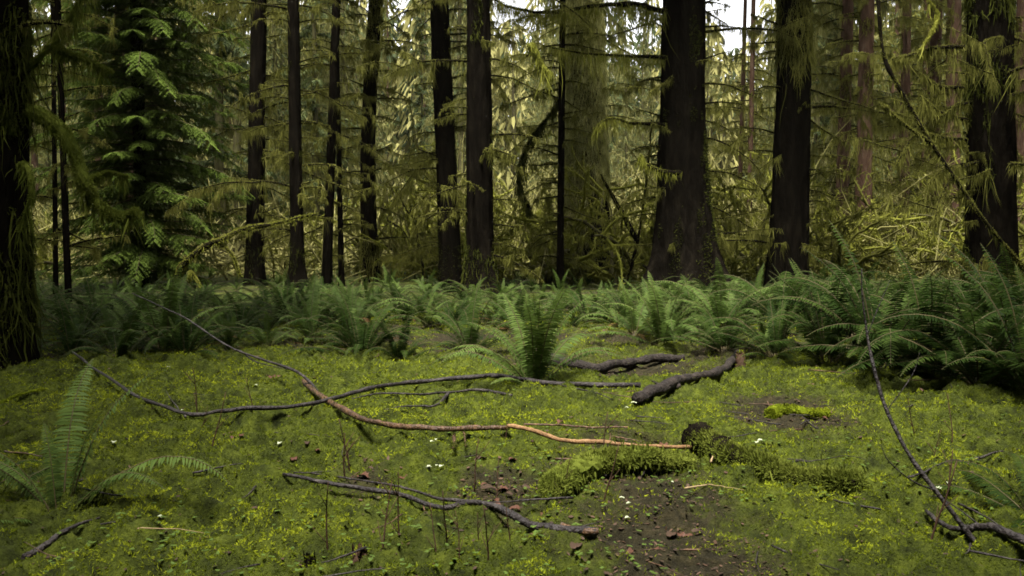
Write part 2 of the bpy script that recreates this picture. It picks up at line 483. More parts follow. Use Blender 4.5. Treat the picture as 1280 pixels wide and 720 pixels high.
FR = {}
for key, mt in (('n', 'fern'), ('l', 'fern_light')):
    FR[key, 'up'] = [frond_mesh(10 + i, R(84 - i * 6), R(48 - 22 * i), [M[mt], M['stalk']]) for i in range(3)]
    FR[key, 'arch'] = [frond_mesh(20 + i, R(66 - 5 * i), R(-22 - 12 * i), [M[mt], M['stalk']]) for i in range(4)]
    FR[key, 'low'] = [frond_mesh(30 + i, R(36 - 8 * i), R(-25 - 8 * i), [M[mt], M['stalk']]) for i in range(2)]


def fern_crown_mesh():
    b = Buf()
    tube(b, [(0, 0, -0.05), (0.0, 0, 0.03), (0.01, 0, 0.07)], [0.07, 0.055, 0.02], 7, 0, 0.3, 0.3)
    n = 40; a = U(0, 6.28, n)
    p = np.stack([np.cos(a) * 0.045, np.sin(a) * 0.045, U(0, 0.05, n)], -1)
    ribbons(b, p, np.stack([np.cos(a), np.sin(a), U(0.2, 1.5, n)], -1), U(0.04, 0.1, n), 0.012, 0, None)
    return b.mesh('root_crown', [M['stalk']])


CROWN = fern_crown_mesh()
DEAD = [frond_mesh(50 + i, R(30 - 12 * i), R(-50 + 10 * i), [M['dead'], M['dead']], pairs=30, width=0.07) for i in range(3)]


def fern(loc, L, n, label, group=None, mix=(0.35, 0.5, 0.15), tone='n', spec=None):
    t = thing('sword_fern', label, 'fern', loc, 0, group)
    part('root_crown', CROWN, t, sc=0.8 + L * 0.5)
    a0 = U(0, 6.28)
    for k, az, l in spec or ():
        part('frond', random.choice(FR[tone, k]), t, (0.03 * math.cos(az), 0.03 * math.sin(az), 0.03), az, l)
    for i in range(n):
        k = random.choices(('up', 'arch', 'low'), mix)[0]
        az = a0 + i * 2.399 + U(-0.3, 0.3)
        l = L * U(0.62, 1.15) * (0.9 if k == 'low' else 1)
        part('frond', random.choice(FR[tone, k]), t, (0.03 * math.cos(az), 0.03 * math.sin(az), 0.03), az, l)
    for i in range(random.randint(1, 3) if group else 0):
        az = U(0, 6.28)
        part('dead_frond', random.choice(DEAD), t, (0.03 * math.cos(az), 0.03 * math.sin(az), 0.03), az, L * U(0.5, 0.9))
    return t


def far_fern_mesh(seed, tone):
    """a whole fern, used where its fronds show only a few pixels each"""
    b = Buf()
    for i in range(17):
        k = random.choices(('up', 'arch', 'low'), (0.08, 0.52, 0.4))[0]
        me = random.choice(FR[tone, k])
        v = np.empty(len(me.vertices) * 3, np.float32); me.vertices.foreach_get('co', v); v = v.reshape(-1, 3)
        q = np.empty(len(me.loops), np.int32); me.loops.foreach_get('vertex_index', q)
        q = q.reshape(-1, 4)
        mi = np.empty(len(me.polygons), np.int32); me.polygons.foreach_get('material_index', mi)
        tt = np.empty(len(me.vertices), np.float32); me.attributes['tint'].data.foreach_get('value', tt)
        a = i * 2.4 + U(-.6, .6); s = U(0.5, 1.15)
        c, sn = math.cos(a), math.sin(a)
        w = np.stack([v[:, 0] * c - v[:, 1] * sn, v[:, 0] * sn + v[:, 1] * c, v[:, 2]], -1) * s
        for mm in (0, 1):
            sel = mi == mm
            if mm == 0:
                b.add(w, q[sel], mm, tt)
            else:
                b.add(w, q[sel], mm, tt)
    return b.mesh('fronds', [M['fern' if tone == 'n' else 'fern_light'], M['stalk']])


# ------------------------------------------------------------------ branches with moss
def moss_on(b, pts, rad, n_fuzz, n_hang, hang=(0.08, 0.35), wide=0.02, fuzz=0.024, mat_=1, hw=1.0):
    """fuzz on top and sides, strands hanging in bunches below"""
    pts = np.asarray(pts)
    if n_fuzz:
        p, t, f = along(pts, n_fuzz)
        d = rng.normal(size=p.shape) + [0, 0, 0.35]
        o_ = d / (np.linalg.norm(d, axis=1, keepdims=True) + 1e-9)
        thin = 0.62 + 0.38 * (1 - f)          # limbs taper, so does their moss
        p = p + o_ * (rad * thin * U(0.75, 1.0, n_fuzz))[:, None]
        clump = noise(p[:, 0] * 14, p[:, 1] * 14, p[:, 2] * 14, seed=3)
        d = d * (1 + 0.0 * clump[:, None])
        fuzz = fuzz * (1 + 0.6 * clump)
        ribbons(b, p, d, U(0.5, 1.2, n_fuzz) * fuzz, fuzz * 0.45, mat_, np.clip(0.6 + 0.35 * d[:, 2] / 2 + U(-.2, .2, n_fuzz), 0, 1), seg=1, taper=0.7)
    if n_hang:
        nc = max(2, n_hang // 9)
        cf = U(0, 1, nc); cl = rng.exponential(0.5, nc) + 0.25
        k = rng.integers(0, nc, n_hang)
        f = np.clip(cf[k] + rng.normal(size=n_hang) * 0.025, 0, 0.999) * (len(pts) - 1)
        i = f.astype(int); u = (f - i)[:, None]
        p = pts[i] * (1 - u) + pts[np.minimum(i + 1, len(pts) - 1)] * u + rng.normal(size=(n_hang, 3)) * rad * 0.5
        L = (hang[0] + (hang[1] - hang[0]) * cl[k] * U(0.4, 1, n_hang)) 
        ribbons(b, p, np.tile([0, 0, -1.0], (n_hang, 1)) + rng.normal(size=(n_hang, 3)) * 0.22, L, wide * U(0.6, 1.5, n_hang) * hw, mat_, None, seg=3, wig=0.16, droop=0.6)


def limb_path(L, rise, droop, wig, n, seed=None):
    d = np.array([math.cos(rise), 0, math.sin(rise)])
    p = np.zeros(3); out = [p.copy()]
    for i in range(n - 1):
        d = d + np.array([0, 0, -droop / n]) + rng.normal(size=3) * wig
        d /= np.linalg.norm(d)
        p = p + d * L / (n - 1); out.append(p.copy())
    return np.array(out)


def stub_branch(L, rise, droop, wood, moss, hang, dens=1.0, r0=0.03, twigs=3, wide=0.02):
    b = Buf()
    P = limb_path(L, rise, droop, 0.09, 9)
    tube(b, P, np.linspace(r0, r0 * 0.25, 9), 5, 0, 0.4, 0.2)
    moss_on(b, P, r0 * 1.1, int(150 * L * dens), int(70 * L * dens), hang, wide)
    for i in range(twigs):
        j = random.randint(2, 7)
        a = random.choice((-1, 1)) * U(0.5, 1.3)
        q = limb_path(L * U(0.2, 0.5), U(-0.4, 0.5), U(0.1, 0.9), 0.12, 6)
        c, s = math.cos(a), math.sin(a)
        q = np.stack([q[:, 0] * c - q[:, 1] * s, q[:, 0] * s + q[:, 1] * c, q[:, 2]], -1) + P[j]
        tube(b, q, np.linspace(r0 * 0.4, r0 * 0.12, 6), 4, 0, 0.4)
        moss_on(b, q, r0 * 0.6, int(45 * L * dens), int(30 * L * dens), hang, wide)
    return b.mesh('branch', [M[wood], M[moss]])


BR = [stub_branch(U(0.6, 1.4), U(-0.25, 0.25), U(0.2, 1.2), 'bark', 'moss_hang', (0.05, 0.24), 2.3, 0.022, random.randint(1, 3), 0.0075) for i in range(8)]
BR_LONG = [stub_branch(U(1.8, 2.8), U(0.0, 0.3), U(0.5, 1.2), 'bark', 'moss_hang', (0.08, 0.38), 2.6, 0.035, 4, 0.008) for i in range(5)]
BR_BARE = [stub_branch(U(0.4, 1.0), U(-0.2, 0.3), U(0.0, 0.5), 'bark', 'moss_hang', (0.03, 0.14), 1.6, 0.018, 1, 0.009) for i in range(5)]


def trunk_mesh(name, H, r0, flare, wood, sides=44, lean=(0, 0), bend=0.0, seed=0, ridge=0.10, top=0.35, buttress=5, sk=1.0):
    """a ridged trunk standing on the origin, its foot spread in buttress roots"""
    z = np.concatenate([np.linspace(-0.35, 1.6, 34), np.linspace(1.7, 8, 60), np.linspace(8.6, H, 16)])
    a = np.arange(sides) / sides * 2 * np.pi
    Z, A = np.meshgrid(z, a, indexing='ij')
    rr = r0 * (1 - (1 - top) * np.clip(Z, 0, H) / H)
    zz = np.clip(Z, -0.35, 50)
    fl = np.exp(-np.clip(zz, -0.3, 9) / (0.42 * sk))
    lob = 1 + 0.55 * np.clip(np.cos(A * buttress + noise(A * 0.9, A * 0 + seed, seed=seed) * 1.4 + seed), -0.5, 1) * fl
    r = rr * (1 + flare * fl * lob) 
    r = r * (1 + ridge * fbm(np.cos(A) * 4 + seed, np.sin(A) * 4, Z * 0.7, seed=seed, octv=3) + ridge * 0.9 * fbm(np.cos(A) * 11, np.sin(A) * 11, Z * 2.2, seed=seed + 5, octv=3))
    cx = lean[0] * Z / 6.5 + bend * np.sin(np.clip(Z, 0, 9) / 6.5 * math.pi)
    cy = lean[1] * Z / 6.5
    b = Buf()
    v = np.stack([cx + r * np.cos(A), cy + r * np.sin(A), Z], -1)
    n = len(z)
    i = np.arange(n - 1)[:, None] * sides; j = np.arange(sides)[None]; k = (j + 1) % sides
    q = np.stack([i + j, i + k, i + sides + k, i + sides + j], -1).reshape(-1, 4)
    t = 0.5 + 0.5 * fbm(np.cos(A) * 5, np.sin(A) * 5, Z * 1.2, seed=seed + 9)
    b.add(v.reshape(-1, 3), q, 0, t.ravel())
    me = b.mesh(name, [M[wood]], True)
    return me, (z, a, v)


def moss_skin(grid, moss, sel, n, ln=(0.02, 0.05), hang=0.0, wide=0.4, name='moss_patch'):
    """moss growing on a trunk's surface where sel(z, angle, noise) allows"""
    z, a, v = grid
    b = Buf()
    zi = rng.integers(0, len(z) - 1, n); ai = rng.integers(0, len(a), n)
    # even out by height
    zz = U(-0.05, 8.5, n); zi = np.clip(np.searchsorted(z, zz), 1, len(z) - 1)
    u = ((zz - z[zi - 1]) / (z[zi] - z[zi - 1]))[:, None]
    w = U(0, 1, n)[:, None]; a2 = (ai + 1) % len(a)
    p = (v[zi - 1, ai] * (1 - u) + v[zi, ai] * u) * (1 - w) + (v[zi - 1, a2] * (1 - u) + v[zi, a2] * u) * w
    ang = a[ai]
    nf = fbm(p[:, 0] * 3.1, p[:, 1] * 3.1, p[:, 2] * 1.6, seed=31)
    k = sel(zz, ang, nf)
    p, ang, m = p[k], ang[k], int(k.sum())
    out = np.stack([np.cos(ang), np.sin(ang), U(-0.3, 0.7, m)], -1) + rng.normal(size=(m, 3)) * 0.4
    L = U(*ln, m)
    ribbons(b, p, out, L, L * wide, 0, None, seg=1, taper=0.6)
    if hang:
        s = rng.random(m) < 0.35
        o2 = np.stack([np.cos(ang[s]), np.sin(ang[s]), 0 * ang[s]], -1)
        p2 = p[s] + o2 * 0.02
        ms = len(p2)
        ribbons(b, p2 , o2 * 0.04 + [0, 0, -1] + rng.normal(size=(ms, 3)) * 0.12, hang * rng.exponential(0.5, ms) + 0.06, U(0.007, 0.017, ms), 0, None, seg=4, wig=0.20, droop=0.8)
    return b.mesh(name, [M[moss]])


# ------------------------------------------------------------------ conifers of the background
def conifer_crown(seed, H, z0, Rm, moss, needles, n_br, hang, dens=1.0, leafy=0.5, rise=0.1, name='crown', rd=0.45, wide=0.03, lw=1.0):
    """boughs of a conifer: wood, moss sleeves, hanging moss and needle sprays"""
    b = Buf()
    for i in range(n_br):
        z = z0 + (H - z0) * (i + U(0, 1)) / n_br
        L = Rm * (1 - 0.9 * ((z - z0) / (H - z0 + 0.01)) ** 1.2) * U(0.55, 1.1) + 0.3
        az = U(0, 6.283)
        P = limb_path(L, rise + U(-0.2, 0.25), U(0.4, 1.1), 0.07, 8)
        c, s = math.cos(az), math.sin(az)
        P = np.stack([P[:, 0] * c - P[:, 1] * s, P[:, 0] * s + P[:, 1] * c, P[:, 2] + z], -1)
        tube(b, P, np.linspace(0.028, 0.008, 8) * (0.6 + L * 0.3), 4, 0, 0.4, 0.2)
        moss_on(b, P, 0.03, int(22 * L * dens), int(40 * L * dens), hang, wide, fuzz=0.09, mat_=1)
        nl = int(60 * L * leafy)
        if nl:
            p, t, f = along(P, nl, 0.03)
            sd = np.cross(t, [0, 0, 1]) * np.where(rng.random(nl) < 0.5, -1, 1)[:, None]
            d = sd * U(0.4, 1.2, nl)[:, None] + t * 0.6 + rng.normal(size=(nl, 3)) * 0.2
            LL = U(0.18, 0.55, nl) * rd * 2
            ribbons(b, p, d, LL, U(0.03, 0.07, nl) * lw, 2, None, seg=3, droop=0.9, wig=0.07)
            p2 = p + d / np.linalg.norm(d, axis=1, keepdims=True) * (LL * U(0.2, 0.7, nl))[:, None]
            ribbons(b, p2, d + rng.normal(size=(nl, 3)) * 0.7 + [0, 0, -0.3], LL * 0.5, U(0.02, 0.05, nl) * lw, 2, None, seg=2, droop=0.9)
    return b.mesh(name, [M['bark_far'], M[moss], M[needles]])


def far_trunk(H, r0, wood):
    b = Buf()
    n = 22; z = np.linspace(-0.4, H, n)
    w = np.cumsum(rng.normal(size=(n, 2)) * 0.035, 0)
    P = np.stack([w[:, 0], w[:, 1], z], -1)
    r = r0 * (1 - 0.85 * np.clip(z, 0, H) / H) * (1 + 0.8 * np.exp(-np.clip(z, 0, 5) / 0.5))
    tube(b, P, r, 12, 0, U(0.2, 0.8, n * 12 + 2), 0.10)
    return b.mesh('trunk', [M[wood]], True)


# hemlock boughs built of small flat needle sprays for the green tree on the left
def spray_bough(L):
    b = Buf()
    P = limb_path(L, U(0.0, 0.2), U(0.35, 0.75), 0.05, 9)
    tube(b, P, np.linspace(0.022, 0.005, 9), 4, 0, 0.3)
    nt = int(30 * L)
    for p0, t0, f in zip(*along(P, nt, 0.0)):
        sd = np.cross(t0, [0, 0, 1]); sd /= np.linalg.norm(sd) + 1e-6
        sgn = random.choice((-1, 1))
        d = sd * sgn * U(0.7, 1.1) + t0 * U(0.5, 0.9) + np.array([0, 0, U(-0.15, 0.1)])
        l = (0.55 * (1 - 0.65 * f) + 0.12) * U(0.7, 1.2) * min(1, L / 1.6)
        m = 7
        q = [p0]; dd = d / np.linalg.norm(d)
        for k in range(m - 1):
            dd = dd + np.array([0, 0, -0.11]) + rng.normal(size=3) * 0.04; dd /= np.linalg.norm(dd)
            q.append(q[-1] + dd * l / (m - 1))
        q = np.array(q)
        ns = int(9 + 34 * l)
        pp, tt, ff = along(q, ns)
        s2 = np.cross(tt, [0, 0, 1]); s2 /= np.linalg.norm(s2, axis=1, keepdims=True) + 1e-6
        sg = np.where(rng.random(ns) < 0.5, -1, 1)[:, None]
        d2 = s2 * sg + tt * 0.75 + rng.normal(size=(ns, 3)) * 0.12
        ribbons(b, pp, d2, U(0.045, 0.10, ns) * (1.15 - 0.6 * ff), 0.019, 1, np.clip(0.25 + 0.5 * f + U(-.2, .25, ns), 0, 1), seg=2, droop=0.4, side=np.cross(d2, [0, 0, 1.0]) / (np.linalg.norm(np.cross(d2, [0, 0, 1.0]), axis=1, keepdims=True) + 1e-6))
        ribbons(b, q[None, 0], (q[-1] - q[0])[None], l, 0.02, 1, 0.3, seg=4, droop=0.5)
    return b.mesh('bough', [M['bark_far'], M['needles']])


# ------------------------------------------------------------------ vine maples: arching moss-sleeved stems
def maple_mesh(seed, stems, Hs, moss, twist=0.16, hangy=1.0, r0=0.045):
    b = Buf()
    def grow(p, d, L, r, lev):
        n = max(5, int(L / 0.16))
        pts = [p.copy()]; dd = d.copy()
        for i in range(n):
            dd = dd + rng.normal(size=3) * twist + np.array([0, 0, -0.055 if lev == 0 else -0.02])
            dd /= np.linalg.norm(dd)
            pts.append(pts[-1] + dd * L / n)
        P = np.array(pts)
        rr = np.linspace(r, r * 0.35, len(P)) * (1 + 0.25 * rng.random(len(P)))
        tube(b, P, rr, 5, 1 if (lev > 0 or random.random() < 0.7) else 0, U(0.2, 0.9), 0.3, cap=False)
        moss_on(b, P, r * 1.0, int(60 * L), int(26 * L * hangy), (0.03, 0.16), 0.018, 0.04, 1)
        if lev < 3:
            for k in range(random.randint(2, 4) if lev < 2 else random.randint(1, 3)):
                j = random.randint(max(1, len(P) // 4), len(P) - 1)
                nd = P[j] - P[j - 1]; nd = nd / np.linalg.norm(nd) + rng.normal(size=3) * 0.65 + np.array([0, 0, 0.1])
                nd /= np.linalg.norm(nd)
                grow(P[j], nd, L * U(0.35, 0.6), r * 0.55, lev + 1)
    for i in range(stems):
        a = U(0, 6.28)
        d = np.array([math.cos(a) * 0.75, math.sin(a) * 0.75, U(0.5, 1.4)]); d /= np.linalg.norm(d)
        grow(np.array([math.cos(a) * 0.08, math.sin(a) * 0.08, -0.05]), d, Hs * U(0.6, 1.1), r0, 0)
    return b.mesh('stems', [M['bark_far'], M[moss]])


build_ground()

# ================================================================== the named big trees
def big_tree(px_base, py_base, width_px, px_top, label, wood='bark', flare=0.6, n_long=5, n_short=12, n_bare=4, bend=0.0, d=None, H=24, ridge=0.10, moss=None, crown=True, name='spruce_tree', buttress=5, sk=1.0, zlo=0.7, away=None, sides=44):
    if d is None:
        g = gp(px_base, py_base)
    else:
        a, _ = ray(px_base, py_base); g = np.array([a * d, d, gz(a * d, d)])
    dist = g[1]
    r0 = width_px / FPX * dist / 2
    # horizontal shift over the 6.5 m that the photo shows
    topz = dist * (ray(640, 0)[1]) + CAMZ
    lean = ((px_top - px_base) / FPX * dist) * 6.5 / topz
    t = thing(name, label, 'tree', g, 0)
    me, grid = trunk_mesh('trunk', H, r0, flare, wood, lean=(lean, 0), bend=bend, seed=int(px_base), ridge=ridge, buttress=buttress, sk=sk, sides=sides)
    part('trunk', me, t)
    zs = grid[0]
    def axis(z):
        return np.array([lean * z / 6.5 + bend * math.sin(min(max(z, 0), 9) / 6.5 * math.pi), 0, z])
    for n, lib, sc in ((n_long, BR_LONG, (0.6, 0.95)), (int(n_short * 1.9), BR, (0.5, 1.15)), (n_bare * 3, BR_BARE, (0.7, 1.2))):
        for i in range(n):
            z = zlo + (8.3 - zlo) * (i + U(0, 1)) / n if n else 0
            az = U(0, 6.28) if U(0, 1) < 0.3 else random.choice((0, math.pi)) + U(-0.55, 0.55)
            c = axis(z)
            rr = r0 * 0.8
            part('branch', random.choice(lib), t, (c[0] + rr * math.cos(az), c[1] + rr * math.sin(az), z), az, U(*sc))
    if moss:
        part('moss_patch', moss_skin(grid, *moss), t)
    if crown:
        part('crown', random.choice(TOPS), t, (axis(9)[0], 0, max(0, (dist - 21) * 0.33)), U(0, 6.28))
    return t, grid, g


TOPS = [conifer_crown(900 + i, 15, 9.8, 3.0, 'moss_hang', 'needles_dark', 28, (0.1, 0.4), 0.3, 1.5, wide=0.06, rd=0.8, lw=2.6) for i in range(3)]

sel_lo = lambda z, a, nf: (nf > -0.25 + z * 0.22)
BASES = []
def bt(*a, **k):
    r = big_tree(*a, **k); BASES.append(r[2]); return r

bt(4, 468, 62, 18, 'dark leaning trunk at the frame edge carrying a crooked moss-laden limb', flare=0.35, n_long=0, n_short=6, n_bare=2, ridge=0.14, zlo=1.8,
   moss=('moss_dark', lambda z, a, nf: nf > -0.05, 26000, (0.02, 0.05), 0.25), sides=40)
bt(318, 357, 22, 330, 'slender straight dark brown trunk beside the leafy green conifer', crown=False, flare=0.35, n_long=3, n_short=14, n_bare=6, moss=('moss_dark', lambda z, a, nf: nf > 0.22, 7000, (0.015, 0.035), 0.05))
bt(372, 362, 17, 372, 'thin black trunk with a small flared foot, second from the green conifer', crown=False, flare=0.8, n_long=3, n_short=14, n_bare=7, moss=('moss_dark', lambda z, a, nf: nf > 0.22, 6000, (0.015, 0.035), 0.05))
bt(408, 358, 12, 425, 'very thin dark trunk leaning over a thinner stem beside it', crown=False, flare=0.3, n_long=2, n_short=10, n_bare=4, d=21)
bt(427, 360, 7, 424, 'thinnest dark stem standing close against a thin leaning trunk', flare=0.2, n_long=0, n_short=5, n_bare=4, d=21.5)
bt(464, 352, 20, 471, 'curving dark trunk with moss round its foot and draped moss high up', flare=0.5, n_long=3, n_short=14, n_bare=6, bend=-0.12,
   moss=('moss_hang', lambda z, a, nf: ((z < 1.1) & (nf > z * 0.3 - 0.3)) | ((z > 5.3) & (nf > -0.2)), 14000, (0.02, 0.05), 0.3))
bt(564, 364, 27, 551, 'dark trunk just behind and beside the reddish trunk with root mound', flare=0.35, n_long=4, n_short=16, n_bare=6, d=19.5,
   moss=('moss_dark', lambda z, a, nf: nf > 0.18, 9000, (0.015, 0.04), 0.0))
bt(600, 384, 34, 599, 'reddish brown trunk with root mound in the middle of the row', wood='bark_red' and 'bark', flare=0.75, n_long=3, n_short=16, n_bare=5, d=17.2, buttress=4,
   moss=('moss_dark', lambda z, a, nf: ((z < 0.8) & (nf > -0.3)) | (nf > 0.24), 14000, (0.015, 0.04), 0.1))
bt(700, 362, 9, 702, 'thin black pole-like trunk in front of the moss-draped trunk', flare=0.2, n_long=0, n_short=16, n_bare=8, d=20)
bt(735, 362, 58, 726, 'wide trunk almost wholly draped in hanging yellow moss', crown=False, flare=0.4, n_long=2, n_short=5, n_bare=3, d=24, buttress=6,
   moss=('moss_drape', lambda z, a, nf: ((z > 2.3) & (nf > -0.45)) | ((z > 1.0) & (np.cos(a) < -0.1)) | (nf > 0.2), 95000, (0.02, 0.045), 0.32))
bt(857, 366, 60, 850, 'thickest black trunk with wide flared base and moss-speckled foot', flare=1.0, n_long=7, n_short=14, n_bare=8, d=19, H=28, bend=-0.05, ridge=0.10, buttress=5, sk=2.2,
   moss=('moss_dark', lambda z, a, nf: ((np.cos(a) > 0.1) & (nf > z * 0.09 - 0.3)) | (nf > 0.25 + z * 0.05), 34000, (0.02, 0.05), 0.0))
bt(985, 364, 46, 987, 'black trunk with a moss cape hanging from its upper part', flare=0.22, n_long=3, n_short=9, n_bare=5, d=19, ridge=0.07, sk=3,
   moss=('moss_hang', lambda z, a, nf: ((z > 4.9) & (nf > -0.2)) | ((z > 3.9) & (nf > 0.15)) , 34000, (0.015, 0.04), 0.45))
bt(1240, 388, 58, 1224, 'thick black trunk rising behind the big fern clump', flare=0.2, n_long=8, n_short=10, n_bare=5, d=14.5, ridge=0.08, sk=2,
   moss=('moss_dark', lambda z, a, nf: ((z > 3.4) & (nf > 0.05)) | (nf > 0.25), 22000, (0.02, 0.05), 0.3))
bt(86, 382, 8, 84, 'thin black sapling trunk between the leaning trunk and the conifer', flare=0.1, n_long=0, n_short=8, n_bare=6, d=14.5, crown=False)
bt(70, 372, 6, 78, 'thinnest crooked sapling next to the thin black sapling', flare=0.1, n_long=0, n_short=6, n_bare=4, d=16.5, crown=False)

# reddish trunks of the right background
for px, w, d, tx, lab in (
        (1050, 17, 27, 1052, 'reddish brown mossy trunk, nearest to the black trunk with the moss cape'),
        (1078, 21, 25, 1075, 'brightest reddish trunk among the brown trunks behind the ferns'),
        (1128, 13, 30, 1124, 'slim brown trunk half hidden by the diagonal mossy branch'),
        (1162, 18, 31, 1160, 'brown trunk crossed by the diagonal mossy branch behind the ferns'),
        (1188, 20, 28, 1182, 'brown mossy trunk close beside the thick black trunk'),
        (1272, 26, 30, 1270, 'pale brown trunk beyond the thick black trunk at the frame edge'),
        (935, 7, 33, 936, 'very slim dark trunk seen between the two thick black trunks'),
        (922, 6, 35, 926, 'slimmest dark trunk seen between the two thick black trunks')):
    bt(px, 350, w, tx, lab, wood='bark_red', flare=0.25, n_long=6, n_short=14, n_bare=3, d=d, H=26,
       moss=('moss_hang', lambda z, a, nf: nf > 0.1, 9000, (0.03, 0.07), 0.35))

# ------------------------------------------------------------------ explicit mossy limbs
def limb(name, ctrl, r, label, cat='branch', parent=None, wood='bark', moss='moss_bright', fuzz=90, hang=30, hl=(0.04, 0.2), group=None, fz=0.035, rough=0.2, taper=0.3, subs=(), wide=0.02, n=None, sides=8, sleeve=False):
    b = Buf()
    o0 = np.asarray(ctrl[0], float)
    def one(c, r, tp):
        P = smooth_path(np.asarray(c, float) - o0, n or max(10, min(len(c) * 7, 60)))
        u = np.linspace(0, 1, len(P)) * np.linalg.norm(np.diff(P, axis=0), axis=1).sum()
        ph = U(0, 90)
        P = P + np.stack([noise(u * 5 + ph + 31 * k, u * 0) for k in range(3)], -1) * max(r * 0.2, 0.004)
        L = np.linalg.norm(np.diff(P, axis=0), axis=1).sum()
        tube(b, P, np.linspace(r, r * tp, len(P)) * (1 + 0.16 * noise(u * 9 + ph, u * 0) + 0.03 * rng.normal(size=len(P))), sides, 1 if sleeve else 0, U(0.2, 0.8, len(P) * sides + 2), rough)
        moss_on(b, P, r * 1.1, int(fuzz * L * 2.2), int(hang * L * 1.3), hl, wide * 0.75, fz * 0.55, 1)
    one(ctrl, r, taper)
    for c, rs in subs:
        one(c, rs, 0.3)
    me = b.mesh(name, [M[wood], M[moss]], smooth=[0])
    if parent is not None:
        return part(name, me, parent, o0 - np.array(parent.location))
    return single(name, me, label, cat, o0, group=group)


left_tree = [o for o in bpy.data.objects if o.name.startswith('spruce_tree')][0]
D = 8.3
limb('limb', [at(22, 135, D), at(60, 150, D - .1), at(90, 185, D - .2), at(105, 225, D - .3), at(120, 255, D - .3), at(150, 272, D - .4), at(170, 268, D - .5)], 0.07,
     '', parent=left_tree, moss='moss_limb', fuzz=3200, hang=260, hl=(0.03, 0.22), fz=0.030, sleeve=True, wide=0.010,
     subs=[([at(70, 60, D), at(100, 72, D - .1), at(140, 90, D - .1)], 0.035), ([at(110, 225, D - .3), at(135, 215, D), at(160, 222, D)], 0.015), ([at(22, 190, D), at(14, 165, D - .2), at(-12, 120, D - .3)], 0.05)])
limb('limb', [at(24, 95, D), at(60, 62, D), at(95, 10, D), at(110, -40, D)], 0.04, '', parent=left_tree, moss='moss_limb', fuzz=900, hang=200, hl=(0.1, 0.5), sleeve=True, wide=0.010, fz=0.02)
limb('limb', [at(15, 220, D), at(30, 205, D - .3), at(40, 240, D - .5), at(22, 290, D - .5)], 0.03, '', parent=left_tree, moss='moss_limb', fuzz=900, hang=140, hl=(0.06, 0.3), sleeve=True, wide=0.010, fz=0.02)
thick = [o for o in bpy.data.objects if o.get('label', '').startswith('thickest')][0]
D = 18.5
limb('limb', [at(830, 14, D), at(790, 5, D), at(740, 8, D - .2), at(690, 16, D - .3), at(640, 10, D - .6), at(610, -5, D - .8)], 0.06, '', parent=thick, moss='moss_bright', fuzz=520, hang=320, hl=(0.08, 0.5), fz=0.028, wide=0.012)
limb('limb', [at(832, 72, D), at(790, 70, D), at(740, 68, D - .2), at(690, 60, D - .3)], 0.045, '', parent=thick, moss='moss_bright', fuzz=520, hang=256, hl=(0.08, 0.5), fz=0.028, wide=0.012)
limb('limb', [at(832, 156, D), at(790, 154, D), at(762, 148, D - .2), at(742, 162, D - .3)], 0.04, '', parent=thick, moss='moss_bright', fuzz=480, hang=256, hl=(0.06, 0.3), fz=0.028, wide=0.012)
limb('limb', [at(850, 216, D - .7), at(825, 214, D - .8), at(808, 206, D - .9), at(800, 194, D - 1)], 0.05, '', parent=thick, moss='moss_bright', fuzz=600, hang=320, hl=(0.06, 0.3), fz=0.028, wide=0.012)
blk = [o for o in bpy.data.objects if o.get('label', '').startswith('thick black trunk')][0]
D = 14
for c, r in ((([1205, 58], [1170, 60], [1140, 68], [1115, 74]), 0.035), (([1205, 110], [1175, 108], [1150, 92]), 0.03), (([1208, 150], [1175, 140], [1150, 120]), 0.03),
             (([1208, 175], [1180, 172], [1155, 166]), 0.025), (([1262, 90], [1285, 84], [1310, 90]), 0.03), (([1262, 120], [1290, 112], [1320, 100]), 0.03), (([1205, 205], [1180, 212], [1160, 230]), 0.025), (([1262, 205], [1285, 205], [1310, 200]), 0.025)):
    limb('limb', [at(x, y, D - 0.15 * i) for i, (x, y) in enumerate(c)], r, '', parent=blk, wood='bark', moss='moss_hang', fuzz=520, hang=288, hl=(0.04, 0.3), fz=0.028, wide=0.012)
limb('limb', [at(1150, 64, D - .3), at(1165, 40, D - .3), at(1172, 18, D), at(1160, 0, D)], 0.025, '', parent=blk, moss='moss_bright', fuzz=800, hang=60, sleeve=True)

# the long diagonal mossy branch leaning in front of the thick black trunk
D = 11.5
limb('leaning_branch', [at(1292, 350, D), at(1265, 318, D), at(1230, 275, D), at(1205, 240, D + .1), at(1165, 180, D + .2), at(1130, 120, D + .3), at(1105, 70, D + .4), at(1098, 0, D + .5), at(1096, -60, D + .6)], 0.018,
     'long thin mossy branch slanting down across the thick black trunk', moss='moss_hang', fuzz=700, hang=60, hl=(0.03, 0.12), fz=0.04, taper=1.5,
     subs=[([at(1165, 180, D + .2), at(1130, 155, D), at(1102, 130, D)], 0.02)])
D = 19
limb('fallen_limb', [at(222, 350, D), at(228, 332, D - .1), at(250, 312, D - .1), at(280, 298, D), at(306, 286, D + .3), at(345, 280, D + .4), at(395, 268, D + .4)], 0.075,
     'mossy fallen limb arching up from the ferns beside the green conifer', 'fallen limb', fuzz=500, hang=60, hl=(0.04, 0.15), fz=0.05,
     subs=[([at(270, 302, D), at(290, 318, D), at(300, 345, D)], 0.035), ([at(236, 352, D), at(238, 340, D - .4), at(252, 360, D - .6)], 0.03)])
limb('mossy_pole', [at(783, 358, 21), at(790, 330, 21), at(799, 290, 21), at(806, 240, 21), at(812, 190, 21), at(814, 150, 21)], 0.045,
     'slim leaning stem just before the thickest trunk', 'sapling', moss='moss_hang', fuzz=120, hang=60, fz=0.04,
     subs=[([at(796, 300, 21), at(775, 262, 21), at(760, 235, 21), at(750, 218, 21)], 0.07)])
